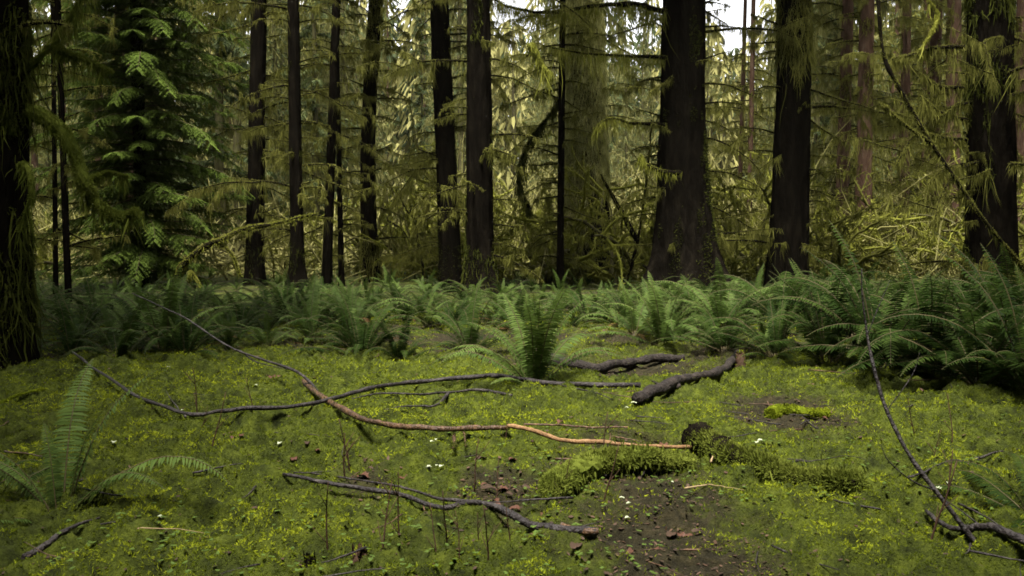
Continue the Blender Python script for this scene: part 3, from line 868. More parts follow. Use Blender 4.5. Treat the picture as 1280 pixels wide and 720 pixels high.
limb('forked_sapling', [at(530, 362, 22), at(528, 330, 22), at(522, 300, 22), at(518, 275, 22), at(508, 262, 22), at(495, 238, 22)], 0.05,
     'forked mossy sapling standing between the curving trunk and the middle pair', 'sapling', fuzz=160, hang=40, fz=0.05,
     subs=[([at(512, 264, 22), at(522, 254, 22), at(535, 242, 22)], 0.03), ([at(518, 278, 22), at(526, 268, 22)], 0.045), ([at(484, 275, 22), at(505, 290, 22), at(515, 315, 22)], 0.03)])
limb('hooked_branch', [at(662, 262, 21), at(650, 235, 21), at(652, 200, 21), at(668, 168, 21), at(690, 140, 21), at(700, 120, 21)], 0.05, 'dark hooked mossy branch hanging beside the moss-draped trunk', moss='moss_dark', fuzz=500, hang=300, hl=(0.1, 0.5), fz=0.06)
limb('broken_branch', [at(662, 55, 17), at(676, 80, 17), at(690, 96, 17)], 0.07, 'short thick mossy branch pointing down before the moss-draped trunk', fuzz=900, hang=300, hl=(0.05, 0.4), fz=0.05, moss='moss_bright', sleeve=True, taper=0.7)

# ------------------------------------------------------------------ green conifer left
hg = np.array([at(178, 330, 21.5)[0], 21.5, 0]); hg[2] = gz(hg[0], hg[1])
hem = thing('hemlock_tree', 'bushy bright green conifer with drooping leafy boughs down to the ferns', 'tree', hg)
me, _g = trunk_mesh('trunk', 22, 0.16, 0.3, 'bark', sides=20, seed=4)
part('trunk', me, hem)
BOUGH = [spray_bough(l) for l in (1.2, 1.7, 2.1, 2.5, 2.8)]
for i in range(330):
    z = 0.4 + 12.5 * (i / 330) ** 1.05
    az = i * 2.4 + U(-.4, .4)
    part('bough', BOUGH[min(4, int(U(1, 5)))] if z < 8 else random.choice(BOUGH[:4]), hem, (0.1 * math.cos(az), 0.1 * math.sin(az), z), az, U(0.75, 1.08) * (1 if z < 8 else 0.9))
BASES.append(hg)

# ------------------------------------------------------------------ background conifers
VAR = []
for i in range(3):  # moss-hung, greyish olive
    VAR.append(('draped_conifer', far_trunk(24, U(0.16, 0.26), 'bark_far'), conifer_crown(100 + i, 24, 1.5, 2.6, 'moss_pale', 'needles_dark', 84, (0.12, 0.7), 2.0, 0.2, wide=0.032), 'branches'))
for i in range(2):  # darker green
    VAR.append(('green_conifer', far_trunk(22, U(0.14, 0.22), 'bark_far'), conifer_crown(120 + i, 22, 1.8, 2.8, 'moss_hang', 'needles_dark', 84, (0.1, 0.5), 0.8, 0.9, wide=0.035), 'branches'))
for i in range(2):  # slender trunks with short hung branches
    VAR.append(('draped_conifer', far_trunk(25, U(0.20, 0.30), 'bark_red'), conifer_crown(140 + i, 25, 1.2, 1.7, 'moss_hang', 'needles_dark', 84, (0.12, 0.6), 2.2, 0.15, wide=0.032), 'branches'))

LBL = {
    0: ('pale moss-hung conifer in the lit wood beyond the row of dark trunks', 'pale conifers beyond the dark trunks'),
    1: ('green needled conifer in the wood beyond the row of dark trunks', 'green conifers beyond the dark trunks'),
    2: ('slender brown-trunked conifer with short moss-hung twigs beyond the dark trunks', 'slender conifers beyond the dark trunks')}


def free(x, y, gap):
    return all((x - b[0]) ** 2 + (y - b[1]) ** 2 > gap * gap for b in BASES)


cnt = 0
tries = 0
while cnt < 135 and tries < 6000:
    tries += 1
    d = 26 + 54 * U(0, 1) ** 0.9
    px = U(-160, 1440)
    a = (px - 640) / FPX
    x = a * d
    centre = math.exp(-((px - 740) / 190) ** 2)
    # open, brighter glade behind the middle of the row
    if 430 < px < 1010 and d < 50 and U(0, 1) < 0.93:
        continue
    if not free(x, d, 1.9 + 0.012 * d):
        continue
    k = random.choices((0, 1, 2), (0.5 + centre, 0.35 if px < 620 else 0.12, 0.5 if px > 950 else 0.2))[0]
    v = VAR[{0: random.randint(0, 2), 1: random.randint(3, 4), 2: random.randint(5, 6)}[k]]
    sc = U(0.75, 1.1) * (0.72 if centre > 0.25 and d > 50 else 1)
    if 360 < px < 420: sc *= 0.75
    t = thing(v[0], LBL[k][0], 'tree', (x, d, gz(x, d)), U(0, 6.28), LBL[k][1], sc)
    part('trunk', v[1], t); part('crown', v[2], t)
    BASES.append(np.array([x, d, 0])); cnt += 1

# ------------------------------------------------------------------ vine maples
MPL = [maple_mesh(i, random.randint(4, 6), U(2.0, 3.0), 'moss_bright' if i % 3 else 'moss_hang', r0=U(0.045, 0.065), twist=0.2) for i in range(6)]
cnt = 0
tries = 0
while cnt < 96 and tries < 4000:
    tries += 1
    px = U(-60, 1340) if U(0, 1) < 0.5 else rng.normal(780, 170)
    d = 22.3 + 20 * U(0, 1) ** 1.4
    a = (px - 640) / FPX; x = a * d
    if not free(x, d, 0.9):
        continue
    t = single('vine_maple', random.choice(MPL), 'tangled vine maple with crooked moss-sleeved stems beyond the dark trunks', 'shrub', (x, d, gz(x, d)), U(0, 6.28), 'vine maples beyond the dark trunks', U(0.8, 1.5))
    cnt += 1

# ------------------------------------------------------------------ far wood and added shade trees: reads as one mass, all round
def far_wood():
    b = Buf()
    spots = []
    for i in range(700):
        px = U(-600, 1880); d = U(74, 125)
        c = math.exp(-((px - 740) / 200) ** 2)
        x = (px - 640) / FPX * d
        spots.append((x, d, U(16, 26) * (1 - 0.18 * c * U(0, 1)) * (0.72 if 898 < px < 950 else 1)))
    for i in range(330):   # the same wood closes round behind the viewer
        a = U(math.pi * 0.90, math.pi * 2.10); r = U(13, 42)
        spots.append((r * math.cos(a) , r * math.sin(a), U(18, 28)))
    shade_trees = [(-7.5, 3), (7.8, 2), (-10.5, 8), (10.5, 7.5), (-13, 13), (14, 12.5), (-7, -2), (5, -4), (0.5, -6.5), (-9, -5), (9.5, -2), (-17, 18), (18, 17), (-14, 4), (14.5, 3)]  # unseen side trees, added so their wide crowns shade the near floor
    for (x, y, H) in spots + [(fx, fy, 23.0) for fx, fy in shade_trees]:
        g = gz(x, y)
        over = (x, y) in shade_trees
        near = y < 60
        tube(b, [(x, y, g - 0.3), (x + U(-.2, .2), y, g + H * 0.5), (x, y, g + H)], [0.3, 0.2, 0.03], 5, 0, 0.5)
        n = 380 if not near else 420
        if over: n = 850
        z = U(0.03, 1, n) ** 0.9
        if over: z = U(0.38, 1, n)
        rr = (1 - z) ** 0.7 * (3.9 if not over else 8.0) * U(0.15, 1, n) ** 0.6 + 0.2
        an = U(0, 6.28, n)
        p = np.stack([x + rr * np.cos(an), y + rr * np.sin(an), g + z * H], -1)
        dr = np.stack([np.cos(an), np.sin(an), U(-1.8, -0.2, n)], -1)
        ribbons(b, p, dr, U(0.5, 1.6, n), U(0.15, 0.4, n) * (1 if not near else 1.7), 1 if (random.random() < 0.75 and not near) else 2, None, seg=2, droop=0.6)
    o = link(bpy.data.objects.new('far_wood', b.mesh('far_wood', [M['bark_far'], M['twig_haze'], M['needles_dark']])))
    o['kind'] = 'stuff'; o['label'] = 'far wood of moss-hung conifers closing the view behind everything, with unseen trees added to shade the foreground'; o['category'] = 'woodland'


far_wood()

# thicket: knee to head-high mass of mossy twigs under the far trees
def thicket():
    b = Buf()
    N = 6200
    y = U(24, 66, N); x = U(-0.72, 0.72, N) * y
    gzs = ground_z(x, y)
    for i in range(N):
        h = U(0.6, 3.4) * (1.35 if -0.12 < x[i] / y[i] < 0.36 else 1)
        P = limb_path(h * 1.3, U(0.4, 1.4), U(0.3, 1.6), 0.16, 6)
        a = U(0, 6.28); c, s = math.cos(a), math.sin(a)
        P = np.stack([P[:, 0] * c - P[:, 1] * s + x[i], P[:, 0] * s + P[:, 1] * c + y[i], P[:, 2] + gzs[i] - 0.05], -1)
        tube(b, P, np.linspace(0.035, 0.012, 6), 3, 0, U(0, 1), 0.3, cap=False)
        moss_on(b, P, 0.03, int(14 * h), int(10 * h), (0.04, 0.2), 0.03, 0.07, 0)
    o = link(bpy.data.objects.new('thicket', b.mesh('thicket', [M['twig_haze']])))
    o['kind'] = 'stuff'; o['label'] = 'tangled thicket of moss-covered twigs on the ground beyond the trunks'; o['category'] = 'undergrowth'


thicket()

# ------------------------------------------------------------------ ferns placed from the photo
def F(px, py, L, n, label, **k):
    fern(gp(px, py, -0.02), L, n, label, **k)


F(668, 493, 0.98, 22, 'upright fern like a shuttlecock, alone on the moss before the logs', mix=(0.62, 0.36, 0.02), tone='l')
F(76, 655, 0.6, 2, 'fern with tall fronds standing on the moss before the dark leaning trunk', spec=[('up', 1.7, 0.80), ('up', 0.5, 0.78), ('arch', 0.1, 0.86), ('arch', -0.2, 0.62), ('arch', 3.3, 0.70), ('arch', 2.9, 0.60), ('up', 3.6, 0.60), ('low', 4.2, 0.45)], mix=(0.8, 0.2, 0.0), tone='l')
F(-25, 640, 0.55, 9, 'small fern cut by the frame edge beside the tall-fronded fern', mix=(0.2, 0.6, 0.2))
F(1300, 660, 0.60, 12, 'small dark fern low on the moss at the frame edge', mix=(0.1, 0.5, 0.4))
F(452, 452, 0.8, 20, 'full dark fern at the moss edge beside the pale trail', mix=(0.15, 0.6, 0.25))
F(500, 456, 0.65, 14, 'fern drooping over the moss edge just before the pale trail', mix=(0.3, 0.6, 0.1))
F(588, 446, 0.85, 18, 'fern with low drooping fronds behind the upright lone fern', mix=(0.2, 0.6, 0.2))
F(828, 436, 0.92, 20, 'tall fern growing over the dark hollow before the thickest trunk', mix=(0.55, 0.4, 0.05), tone='l')
F(905, 442, 0.8, 18, 'fern spreading beside the broken log end', mix=(0.2, 0.6, 0.2))
F(970, 452, 0.88, 20, 'drooping fern at the moss edge, start of the big clump', mix=(0.2, 0.6, 0.2))
F(1035, 460, 1.0, 20, 'fern of the big clump with arching fronds over bright moss', mix=(0.35, 0.55, 0.1))
F(1100, 470, 1.35, 24, 'tallest fern of the big clump, fronds standing upright', mix=(0.45, 0.45, 0.1))
F(1165, 478, 1.3, 24, 'wide fern in the middle of the big clump', mix=(0.15, 0.6, 0.25))
F(1225, 492, 1.25, 24, 'dark fern of the big clump overhanging the moss', mix=(0.25, 0.6, 0.15))
F(1290, 505, 1.2, 22, 'fern of the big clump with a long frond touching the moss', mix=(0.2, 0.6, 0.2))
F(1262, 440, 1.2, 20, 'fern of the big clump right under the thick black trunk', mix=(0.2, 0.6, 0.2))
F(230, 452, 0.75, 16, 'arching fern at the moss edge beneath the green conifer', mix=(0.3, 0.6, 0.1))
F(150, 458, 0.7, 16, 'fern between the leaning trunk and the arching fern', mix=(0.2, 0.6, 0.2))
F(90, 450, 0.65, 14, 'fern at the moss edge close to the dark leaning trunk', mix=(0.2, 0.6, 0.2))
F(205, 448, 0.9, 14, 'fern at the moss edge with one long bowed frond', mix=(0.5, 0.5, 0.0), tone='l')

NEARSPOTS = [gp(x, y) for x, y in ((668, 493), (76, 655), (452, 452), (500, 456), (588, 446), (828, 436), (905, 442), (970, 452), (1035, 460), (1100, 470), (1165, 478), (1225, 492), (1290, 505), (230, 452), (150, 458), (90, 450))]
FARF = [far_fern_mesh(i, 'n' if i % 3 else 'l') for i in range(5)]
placed = []
tries = 0
nb = 0
while len(placed) < 272 and tries < 9000:
    tries += 1
    y = 9.2 + 8.5 * U(0, 1) ** 0.9; x = U(-0.66, 0.66) * y
    if (x + 0.9) ** 2 / 6 + (y - 10.4) ** 2 / 0.5 < 1: continue        # pale trail
    if (x - 1.0) ** 2 / 1.2 + (y - 9.2) ** 2 / 1.4 < 1: continue     # hollow
    if any((x - b[0]) ** 2 + (y - b[1]) ** 2 < 0.3 for b in BASES): continue
    if any((x - b[0]) ** 2 + (y - b[1]) ** 2 < 0.5 for b in NEARSPOTS): continue
    if any((x - b[0]) ** 2 + (y - b[1]) ** 2 < 0.26 for b in placed): continue
    placed.append((x, y))
    right = x / y > 0.2
    L = rng.choice([0.55, 0.75, 1.0]) * U(0.8, 1.1) * (1.25 if right else 1.0) * (0.75 if y > 12.5 else 0.95)
    loc = (x, y, gz(x, y) - 0.02)
    if y < 12.6:
        fern(loc, L, random.randint(13, 18), 'dark green sword fern in the dense bed before the row of trunks', 'ferns in the bed before the trunks', (0.12, 0.55, 0.33), 'n' if U(0, 1) < 0.75 else 'l')
    else:
        single('sword_fern', random.choice(FARF), 'sword fern low among the feet of the dark trunks', 'fern', loc, U(0, 6.28), 'ferns among the trunk feet', L * 0.95)

# past the three hundred that show largest, the rest of the fern bed is one mass
b = Buf()
FD = []
for tone in ('n', 'l'):
    for k in ('up', 'arch', 'low'):
        for me in FR[tone, k]:
            v = np.empty(len(me.vertices) * 3, np.float32); me.vertices.foreach_get('co', v)
            q = np.empty(len(me.loops), np.int32); me.loops.foreach_get('vertex_index', q)
            tt = np.empty(len(me.vertices), np.float32); me.attributes['tint'].data.foreach_get('value', tt)
            FD.append((v.reshape(-1, 3), q.reshape(-1, 4), tt, 0 if tone == 'n' else 1))
for i in range(260):
    y = U(9.6, 25); x = U(-0.68, 0.68) * y
    if i < 90: y = U(9.0, 14); x = U(-0.66, 0.66) * y
    if (x + 0.9) ** 2 / 6 + (y - 10.4) ** 2 / 0.5 < 1 or (x - 1.0) ** 2 / 1.2 + (y - 9.2) ** 2 / 1.4 < 1: continue
    if any((x - p[0]) ** 2 + (y - p[1]) ** 2 < 0.2 for p in BASES): continue
    g = gz(x, y)
    L0 = U(0.3, 0.62)
    for j in range(10):
        v, q, tt, mi = random.choice(FD)
        a = U(0, 6.28); c, sn = math.cos(a), math.sin(a); l = L0 * U(0.6, 1.1)
        b.add(np.stack([(v[:, 0] * c - v[:, 1] * sn) * l + x, (v[:, 0] * sn + v[:, 1] * c) * l + y, v[:, 2] * l + g], -1), q, mi, tt)
o = link(bpy.data.objects.new('fern_undergrowth', b.mesh('fern_undergrowth', [M['fern'], M['fern_light']])))
o['kind'] = 'stuff'; o['label'] = 'low young ferns filling the gaps of the fern bed'; o['category'] = 'undergrowth'

# ------------------------------------------------------------------ things lying on the moss
def lie(pix, lift=0.015, heights=None):
    """a path over the moss: stiff, so it bridges the hollows between hummocks"""
    c = smooth_path(np.array([[x, y, 0.0] for x, y in pix]), max(8, len(pix) * 4))
    out = np.array([gp(x, y) for x, y, _ in c])
    top = out[:, 2] + fine_z(out[:, 0], out[:, 1]) + lift
    k = 3
    pad = np.pad(top, k, mode='edge')
    hi = np.array([pad[i:i + 2 * k + 1].max() for i in range(len(top))])
    pad = np.pad(hi * 0.8 + top * 0.2, k, mode='edge')
    out[:, 2] = np.array([pad[i:i + 2 * k + 1].mean() for i in range(len(top))])
    out = list(out)
    return out


def stick(name, pix, r, label, wood='wet_wood', moss='moss_dark', cat='branch', lift=0.02, fuzz=0, hang=0, subs=(), taper=0.3, rough=0.15, fz=0.02, sleeve=False, sides=8, heights=None, group=None, hl=(0.01, 0.03)):
    c = lie(pix, lift, heights)
    s = [(lie(p, lift), rr) if not callable(p) else (p(c), rr) for p, rr in subs]
    return limb(name, c, r, label, cat, wood=wood, moss=moss, fuzz=fuzz, hang=hang, subs=s, taper=taper, rough=rough, fz=fz, sleeve=sleeve, sides=sides, group=group, hl=hl, wide=0.01)


stick('fallen_branch', [(800, 499), (760, 501), (680, 498), (630, 494), (590, 494), (540, 496), (500, 503), (465, 513), (430, 523), (395, 534), (350, 543), (300, 546), (265, 545), (240, 545), (205, 532), (165, 515), (130, 490), (92, 462)], 0.020,
      'long black wet branch lying across the moss before the lone fern', lift=0.03, taper=0.5,
      subs=[([(640, 512), (600, 506), (560, 509), (520, 516), (470, 517), (440, 522)], 0.012),
            ([(232, 545), (222, 530), (208, 512)], 0.007), ([(560, 509), (545, 520), (520, 524), (480, 530)], 0.012),
            ([(700, 500), (740, 508), (765, 516)], 0.008), ([(690, 495), (745, 494), (800, 499)], 0.006)])
limb('bent_twig', [gp(425, 520, 0.03), at(400, 492, 6.35), at(372, 466, 6.6), at(330, 450, 6.8), at(285, 432, 6.9), at(235, 400, 7.0), at(205, 385, 7.0), at(165, 366, 7.0)], 0.013,
     'thin bare twig rising from the black branch toward the arching fern', wood='wet_wood', moss='moss_dark', fuzz=8, hang=0, fz=0.02,
     subs=[([at(300, 438, 6.9), at(320, 452, 6.9), at(360, 462, 6.7)], 0.006)])
stick('reddish_stick', [(380, 498), (400, 519), (425, 540), (455, 556), (500, 567), (545, 572), (590, 569), (635, 565)], 0.021,
      'curved reddish brown stick crossing over the black branch', wood='red_wood', fuzz=220, lift=0.05, taper=0.7,
      subs=[([(567, 571), (568, 590), (566, 600)], 0.010), ([(580, 570), (583, 588)], 0.008)])
stick('peeled_stick', [(635, 565), (665, 573), (700, 584), (740, 590), (790, 593), (862, 590)], 0.013,
      'straight pale orange stick continuing from the curved reddish one', wood='peeled', lift=0.075, taper=0.8)
stick('thin_stick', [(655, 559), (700, 558), (745, 558), (785, 559)], 0.007, 'thin red stick lying just above the peeled orange stick', wood='red_wood', lift=0.03, taper=0.7)
stick('dark_log', [(680, 462), (705, 469), (740, 473), (780, 469), (815, 463), (855, 461)], 0.062, 'dark grooved log lying behind the lone upright fern', wood='log_wood', fuzz=90, cat='log', lift=0.04, taper=0.6, rough=0.10, sides=14)
stick('broken_log', [(796, 520), (825, 508), (860, 494), (890, 485), (908, 476), (915, 462), (922, 447)], 0.042, 'dark broken log with upturned splintered end beside the ferns', wood='log_wood', cat='log', lift=0.03, taper=0.75, rough=0.12, sides=14, fuzz=60,
      subs=[([(850, 502), (830, 500), (815, 494)], 0.02)])
stick('fallen_branch', [(745, 690), (700, 686), (665, 678), (640, 672), (600, 662), (570, 655), (540, 652), (500, 640), (455, 632), (400, 628), (355, 620)], 0.019,
      'dark speckled branch with an orange broken end low in the moss', lift=0.02, taper=0.45,
      subs=[([(640, 672), (600, 655), (555, 645), (520, 632), (480, 622), (420, 612), (360, 602)], 0.010)])
stick('orange_splinter', [(703, 683), (722, 688), (748, 691)], 0.017, 'short orange splintered wood piece at the end of the dark speckled branch', wood='red_wood', cat='wood piece', lift=0.03, taper=0.9, sides=5)
stick('mossy_log', [(692, 640), (705, 628), (730, 619), (755, 614), (775, 611), (800, 606), (830, 602), (862, 600)], 0.07, 'short log wrapped in thick bright moss beside the peeled stick', wood='log_wood', moss='moss_limb', cat='log', lift=0.045, taper=0.5, rough=0.2, sides=14, sleeve=True, fuzz=9000, hang=900, fz=0.024, hl=(0.02, 0.05))
stick('mossy_root', [(868, 565), (885, 575), (905, 588), (925, 597), (955, 608), (985, 620), (1020, 632), (1070, 640)], 0.085, 'raised mossy root forming a dark ledge beside the trail', wood='bark', moss='moss_limb', cat='root', lift=0.02, taper=0.3, rough=0.25, sides=12, fuzz=6500, hang=1200, fz=0.030, hl=(0.02, 0.05))
stick('mossy_stump', [(962, 530), (975, 527), (1000, 530), (1038, 537)], 0.045, 'low moss-covered wood stub lying on bright moss before the fern clump', sleeve=True, wood='log_wood', moss='moss_blade', cat='stump', lift=0.02, taper=0.5, rough=0.2, sides=12, fuzz=2400, hang=300, fz=0.025)
stick('fallen_branch', [(1300, 716), (1260, 705), (1225, 690), (1195, 680), (1172, 668), (1158, 657)], 0.022, 'wet dark branch lying at the bottom corner under the upright bare sapling', lift=0.03, taper=0.35,
      subs=[([(1235, 693), (1180, 650), (1160, 640)], 0.004)])
g = gp(1222, 692, 0.03)
limb('bare_sapling', [g, at(1195, 645, g[1] + .05), at(1172, 615, g[1] + .1), at(1135, 565, g[1] + .2), at(1105, 505, g[1] + .3), at(1092, 460, g[1] + .35), at(1084, 415, g[1] + .4), at(1078, 370, g[1] + .4), at(1076, 335, g[1] + .4)], 0.013,
     'bare dark sapling stem rising from the corner branch before the fern clump', 'sapling', wood='wet_wood', moss='moss_dark', fuzz=6, hang=0, fz=0.012, taper=0.22,
     subs=[([at(1168, 612, g[1] + .1), at(1140, 600, g[1] - .05), at(1110, 575, g[1] - .1), at(1100, 555, g[1] - .1)], 0.004), ([at(1085, 420, g[1] + .4), at(1100, 380, g[1] + .4), at(1112, 350, g[1] + .4)], 0.003),
           ([at(1108, 515, g[1] + .3), at(1140, 470, g[1] + .3), at(1150, 440, g[1] + .3)], 0.003)])
stick('mossy_twig', [(-6, 517), (25, 512), (60, 505)], 0.012, 'short moss-covered twig lying left on the moss by the frame edge'.replace(' left', ''), moss='moss_blade', fuzz=900, sleeve=True, fz=0.02)
stick('dark_root', [(30, 712), (60, 700), (90, 690), (125, 675)], 0.016, 'dark root surfacing from moss below the tall-fronded fern', cat='root', fuzz=60)
stick('thin_stick', [(855, 633), (890, 634), (930, 632)], 0.004, 'pale straw-coloured stick lying on the trail', wood='pale_wood', lift=0.02)
stick('thin_stick', [(990, 592), (1020, 590), (1050, 596), (1082, 606)], 0.004, 'curved black twig lying on bright moss beside the mossy root', lift=0.015)
stick('thin_stick', [(1135, 624), (1160, 618), (1185, 612), (1226, 606)], 0.006, 'brown twig lying behind the bare sapling foot', lift=0.015)
stick('thin_stick', [(1215, 578), (1240, 580), (1275, 579)], 0.010, 'short dark rotten stick on moss near the fern clump', lift=0.01, fuzz=80)
stick('thin_stick', [(172, 696), (200, 695), (255, 695)], 0.003, 'thin straw-coloured stem lying flat in the moss', wood='pale_wood', lift=0.02)
stick('thin_stick', [(888, 598), (894, 588), (899, 582)], 0.006, 'short pale broken stick stuck against the mossy root', wood='pale_wood', lift=0.03)
stick('thin_stick', [(765, 562), (785, 567), (805, 572)], 0.005, 'tiny orange splinter beyond the peeled stick', wood='red_wood', lift=0.02)
stick('thin_stick', [(880, 560), (910, 565), (950, 558)], 0.006, 'thin brown twig at the head of the trail ledge', lift=0.02)

# random twigs that strew the floor
TW = []
for i in range(6):
    b = Buf()
    P = limb_path(U(0.15, 0.5), 0.03, 0.0, 0.10, 8); P[:, 2] = np.abs(P[:, 2]) * 0.3 + 0.008
    tube(b, P, np.linspace(0.0042, 0.0015, 8), 5, 0, 0.4, 0.2)
    TW.append(b.mesh('twig', [M['wet_wood' if i % 3 else 'red_wood']]))
for i in range(110):
    y = math.exp(U(math.log(3.0), math.log(9))); x = U(-0.6, 0.6) * y
    z = gz(x, y) + float(fine_z(np.array([x]), np.array([y]))[0]) + 0.012
    single('twig', TW[i % 6], 'small dead twig lying loose on the mossy floor', 'twig', (x, y, z), U(0, 6.28), 'small loose twigs on the moss', U(0.7, 1.5))

# upright bare shoots standing in the moss
def shoot_mesh(h, n):
    b = Buf()
    P = limb_path(h, 1.45, 0.1, 0.06, 8)
    tube(b, P, np.linspace(0.0045, 0.0018, 8), 5, 0, 0.4)
    for k in range(n):
        j = random.randint(2, 6); a = U(0, 6.28)
        q = limb_path(h * U(0.2, 0.35), 0.9, -0.2, 0.05, 5)
        c, s = math.cos(a), math.sin(a)
        q = np.stack([q[:, 0] * c - q[:, 1] * s, q[:, 0] * s + q[:, 1] * c, q[:, 2]], -1) + P[j]
        tube(b, q, np.linspace(0.0025, 0.001, 5), 4, 0, 0.4)
    return b.mesh('shoot', [M['bark_red']])
SH = [shoot_mesh(U(0.22, 0.4), random.randint(1, 4)) for i in range(5)]
for i, (px, py) in enumerate([(410, 712), (432, 610), (437, 600), (475, 716), (560, 700), (575, 716), (600, 690), (610, 716), (545, 712), (752, 640), (753, 600), (630, 566), (622, 640), (250, 560), (262, 575), (248, 535), (1180, 640), (1165, 590), (1190, 560), (1160, 690), (500, 700), (640, 700), (700, 640), (320, 540), (1145, 560), (592, 640)]):
    p = gp(px, py)
    single('shoot', SH[i % 5], 'thin bare upright shoot standing in the moss', 'shoot', p, U(0, 6.28), 'bare shoots in the moss', U(0.7, 1.25))

# small decayed stubs at the bottom
def stub(px, py, r, h, label, wood):
    b = Buf(); n = 7
    P = np.stack([np.zeros(n) + rng.normal(size=n) * r * 0.05, np.zeros(n), np.linspace(-0.03, h, n)], -1)
    tube(b, P, r * np.linspace(1.4, 0.85, n), 12, 0, U(0, 1, n * 12 + 2), 0.18)
    ns = 26; a = U(0, 6.28, ns)
    ribbons(b, np.stack([np.cos(a) * r * 0.8, np.sin(a) * r * 0.8, np.full(ns, h - 0.01)], -1), rng.normal(size=(ns, 3)) * 0.2 + [0, 0, 1], U(0.01, 0.05, ns), 0.014, 0, None, seg=1, taper=0.9)
    moss_on(b, P, r * 1.3, 260, 0, fuzz=0.02, mat_=1)
    p = gp(px, py)
    single('rotten_stub', b.mesh('rotten_stub', [M[wood], M['moss_blade']]), label, 'stump', p)
stub(450, 719, 0.030, 0.09, 'small reddish rotten stub poking from the moss beneath the speckled branch', 'bark_red')
stub(388, 722, 0.022, 0.07, 'small dark rotten stub at the lower frame edge', 'bark')
stub(466, 492, 0.085, 0.07, 'dark mossy hump behind the long black branch', 'bark')
stub(925, 462, 0.045, 0.16, 'reddish splintered stub by the upturned end of the broken log', 'bark_red')

# fallen leaves and pale petals one can count
def leaf_mesh(w, l, m, lobes=5):
    b = Buf(); n = 20
    a = np.linspace(0, 2 * np.pi, n, endpoint=False)
    r = 0.62 + 0.38 * np.abs(np.cos(a * lobes / 2)) 
    P = np.stack([np.cos(a) * r * w, np.sin(a) * r * l, 0.25 * w * np.sin(a * 2 + 1) + 0.1 * w * rng.normal(size=n)], -1)
    V = np.concatenate([P, [[0, 0, 0.02 * w]]])
    j = np.arange(0, n, 2)
    b.add(V, np.stack([np.full(len(j), n), j, j + 1, (j + 2) % n], -1), 0, 0.5)
    return b.mesh('leaf', [M[m]])
LV = [leaf_mesh(0.035, 0.045, 'leaf_red'), leaf_mesh(0.030, 0.05, 'litter', 3), leaf_mesh(0.045, 0.04, 'leaf_red', 5)]
PT = [leaf_mesh(0.018, 0.022, 'petal', 3), leaf_mesh(0.014, 0.020, 'petal', 4)]
for i, (px, py) in enumerate([(367, 584), (385, 581), (398, 583), (455, 608), (462, 602), (292, 570), (302, 572), (245, 604), (340, 491), (350, 492), (345, 462), (118, 626), (605, 628), (612, 634), (620, 642), (628, 630), (636, 640), (618, 650), (645, 648),
                               (840, 672), (850, 676), (862, 674), (872, 680), (560, 590), (640, 600), (600, 600), (905, 598), (1030, 540), (320, 662), (700, 548), (905, 540), (760, 605), (830, 560), (1005, 620), (720, 700), (790, 700), (820, 700), (660, 620), (505, 610), (680, 655)]):
    p = gp(px, py); p[2] += float(fine_z(p[:1], p[1:2])[0]) + 0.018
    single('fallen_leaf', LV[i % 3], 'fallen red-brown leaf lying on the moss', 'leaf', p, U(0, 6.28), 'fallen red-brown leaves', U(0.4, 1.0))
for i, (px, py) in enumerate([(540, 578), (545, 577), (536, 608), (546, 610), (552, 612), (200, 668), (228, 525), (136, 578), (143, 575), (840, 627), (792, 522), (783, 524), (777, 645), (786, 650), (784, 660), (945, 573), (950, 570), (1185, 634), (1172, 634), (350, 577), (210, 465), (208, 417), (320, 497), (862, 592)]):
    p = gp(px, py); p[2] += float(fine_z(p[:1], p[1:2])[0]) + 0.022
    single('fallen_petal', PT[i % 2], 'small whitish petal or leaflet fallen on the moss', 'petal', p, U(0, 6.28), 'whitish petals on the moss', U(0.45, 1.1))

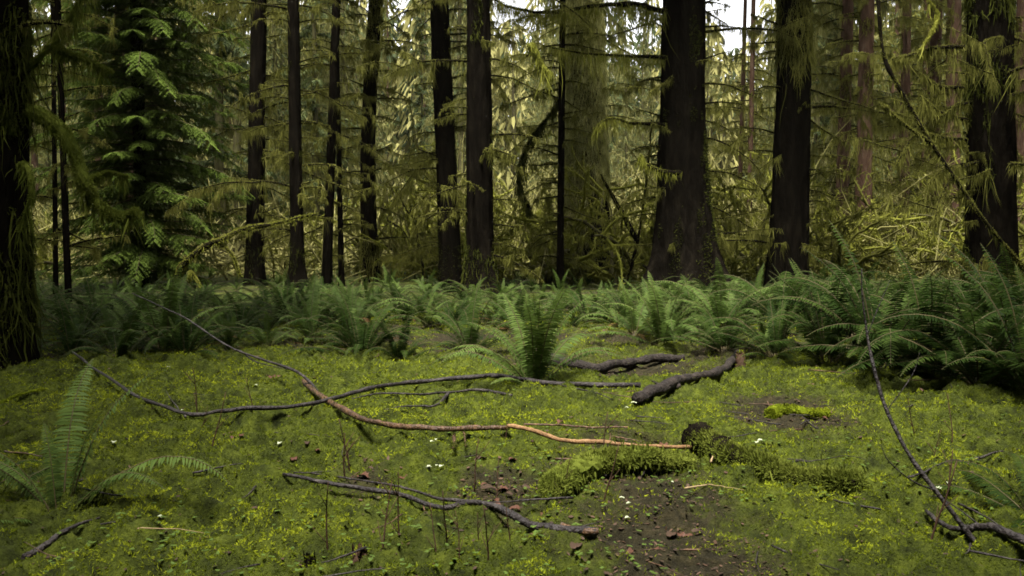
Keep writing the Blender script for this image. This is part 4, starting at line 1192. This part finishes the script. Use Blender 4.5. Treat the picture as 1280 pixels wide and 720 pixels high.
# ------------------------------------------------------------------ light
SUN_EL, SUN_AZ = R(71), R(192)     # azimuth measured from +Y (beyond the trees) toward +X
w = bpy.data.worlds.new('World'); SC.world = w; w.use_nodes = True
nt = w.node_tree
bg = nt.nodes['Background']
sky = nt.nodes.new('ShaderNodeTexSky'); sky.sky_type = 'NISHITA'; sky.sun_disc = False
sky.sun_elevation = SUN_EL; sky.sun_rotation = SUN_AZ
sky.air_density = 1.0; sky.dust_density = 3.0; sky.ozone_density = 1.0
hs = nt.nodes.new('ShaderNodeHueSaturation'); hs.inputs['Saturation'].default_value = 0.05
nt.links.new(sky.outputs[0], hs.inputs['Color']); nt.links.new(hs.outputs[0], bg.inputs['Color'])
bg.inputs['Strength'].default_value = 0.15
sd = bpy.data.lights.new('sun', 'SUN'); sd.energy = 3.6; sd.angle = R(14); sd.color = (1.0, 0.96, 0.88)
so = bpy.data.objects.new('sun', sd); COL.objects.link(so)
dv = Vector((math.sin(SUN_AZ) * math.cos(SUN_EL), math.cos(SUN_AZ) * math.cos(SUN_EL), math.sin(SUN_EL)))
so.rotation_euler = dv.to_track_quat('Z', 'Y').to_euler()
so.location = (0, 0, 60)

if HAZE:
    vs = [(x, y, z) for x in (-230, 230) for y in (-205, 420) for z in (-1.5, 34)]
    me = bpy.data.meshes.new('haze')
    me.from_pydata(vs, [], [(0, 1, 3, 2), (4, 6, 7, 5), (0, 4, 5, 1), (2, 3, 7, 6), (0, 2, 6, 4), (1, 5, 7, 3)])
    hm = bpy.data.materials.new('haze'); hm.use_nodes = True
    hn = hm.node_tree
    for n_ in list(hn.nodes): hn.nodes.remove(n_)
    ho = hn.nodes.new('ShaderNodeOutputMaterial'); pv = hn.nodes.new('ShaderNodeVolumePrincipled')
    pv.inputs['Color'].default_value = (0.95, 0.93, 0.80, 1); pv.inputs['Density'].default_value = HAZE; pv.inputs['Anisotropy'].default_value = 0.3
    hn.links.new(pv.outputs[0], ho.inputs['Volume'])
    me.materials.append(hm)
    o = link(bpy.data.objects.new('haze', me)); o['kind'] = 'stuff'; o['label'] = 'thin pale haze hanging among the far trees'; o['category'] = 'haze'

SC.view_settings.view_transform = 'Standard'
SC.view_settings.look = 'None'
SC.view_settings.gamma = 1
SC.view_settings.exposure = 1.9
cy = SC.cycles
cy.max_bounces = 5; cy.diffuse_bounces = 3; cy.glossy_bounces = 1; cy.transmission_bounces = 3; cy.transparent_max_bounces = 4
cy.filter_width = 1.7
cy.use_denoising = True
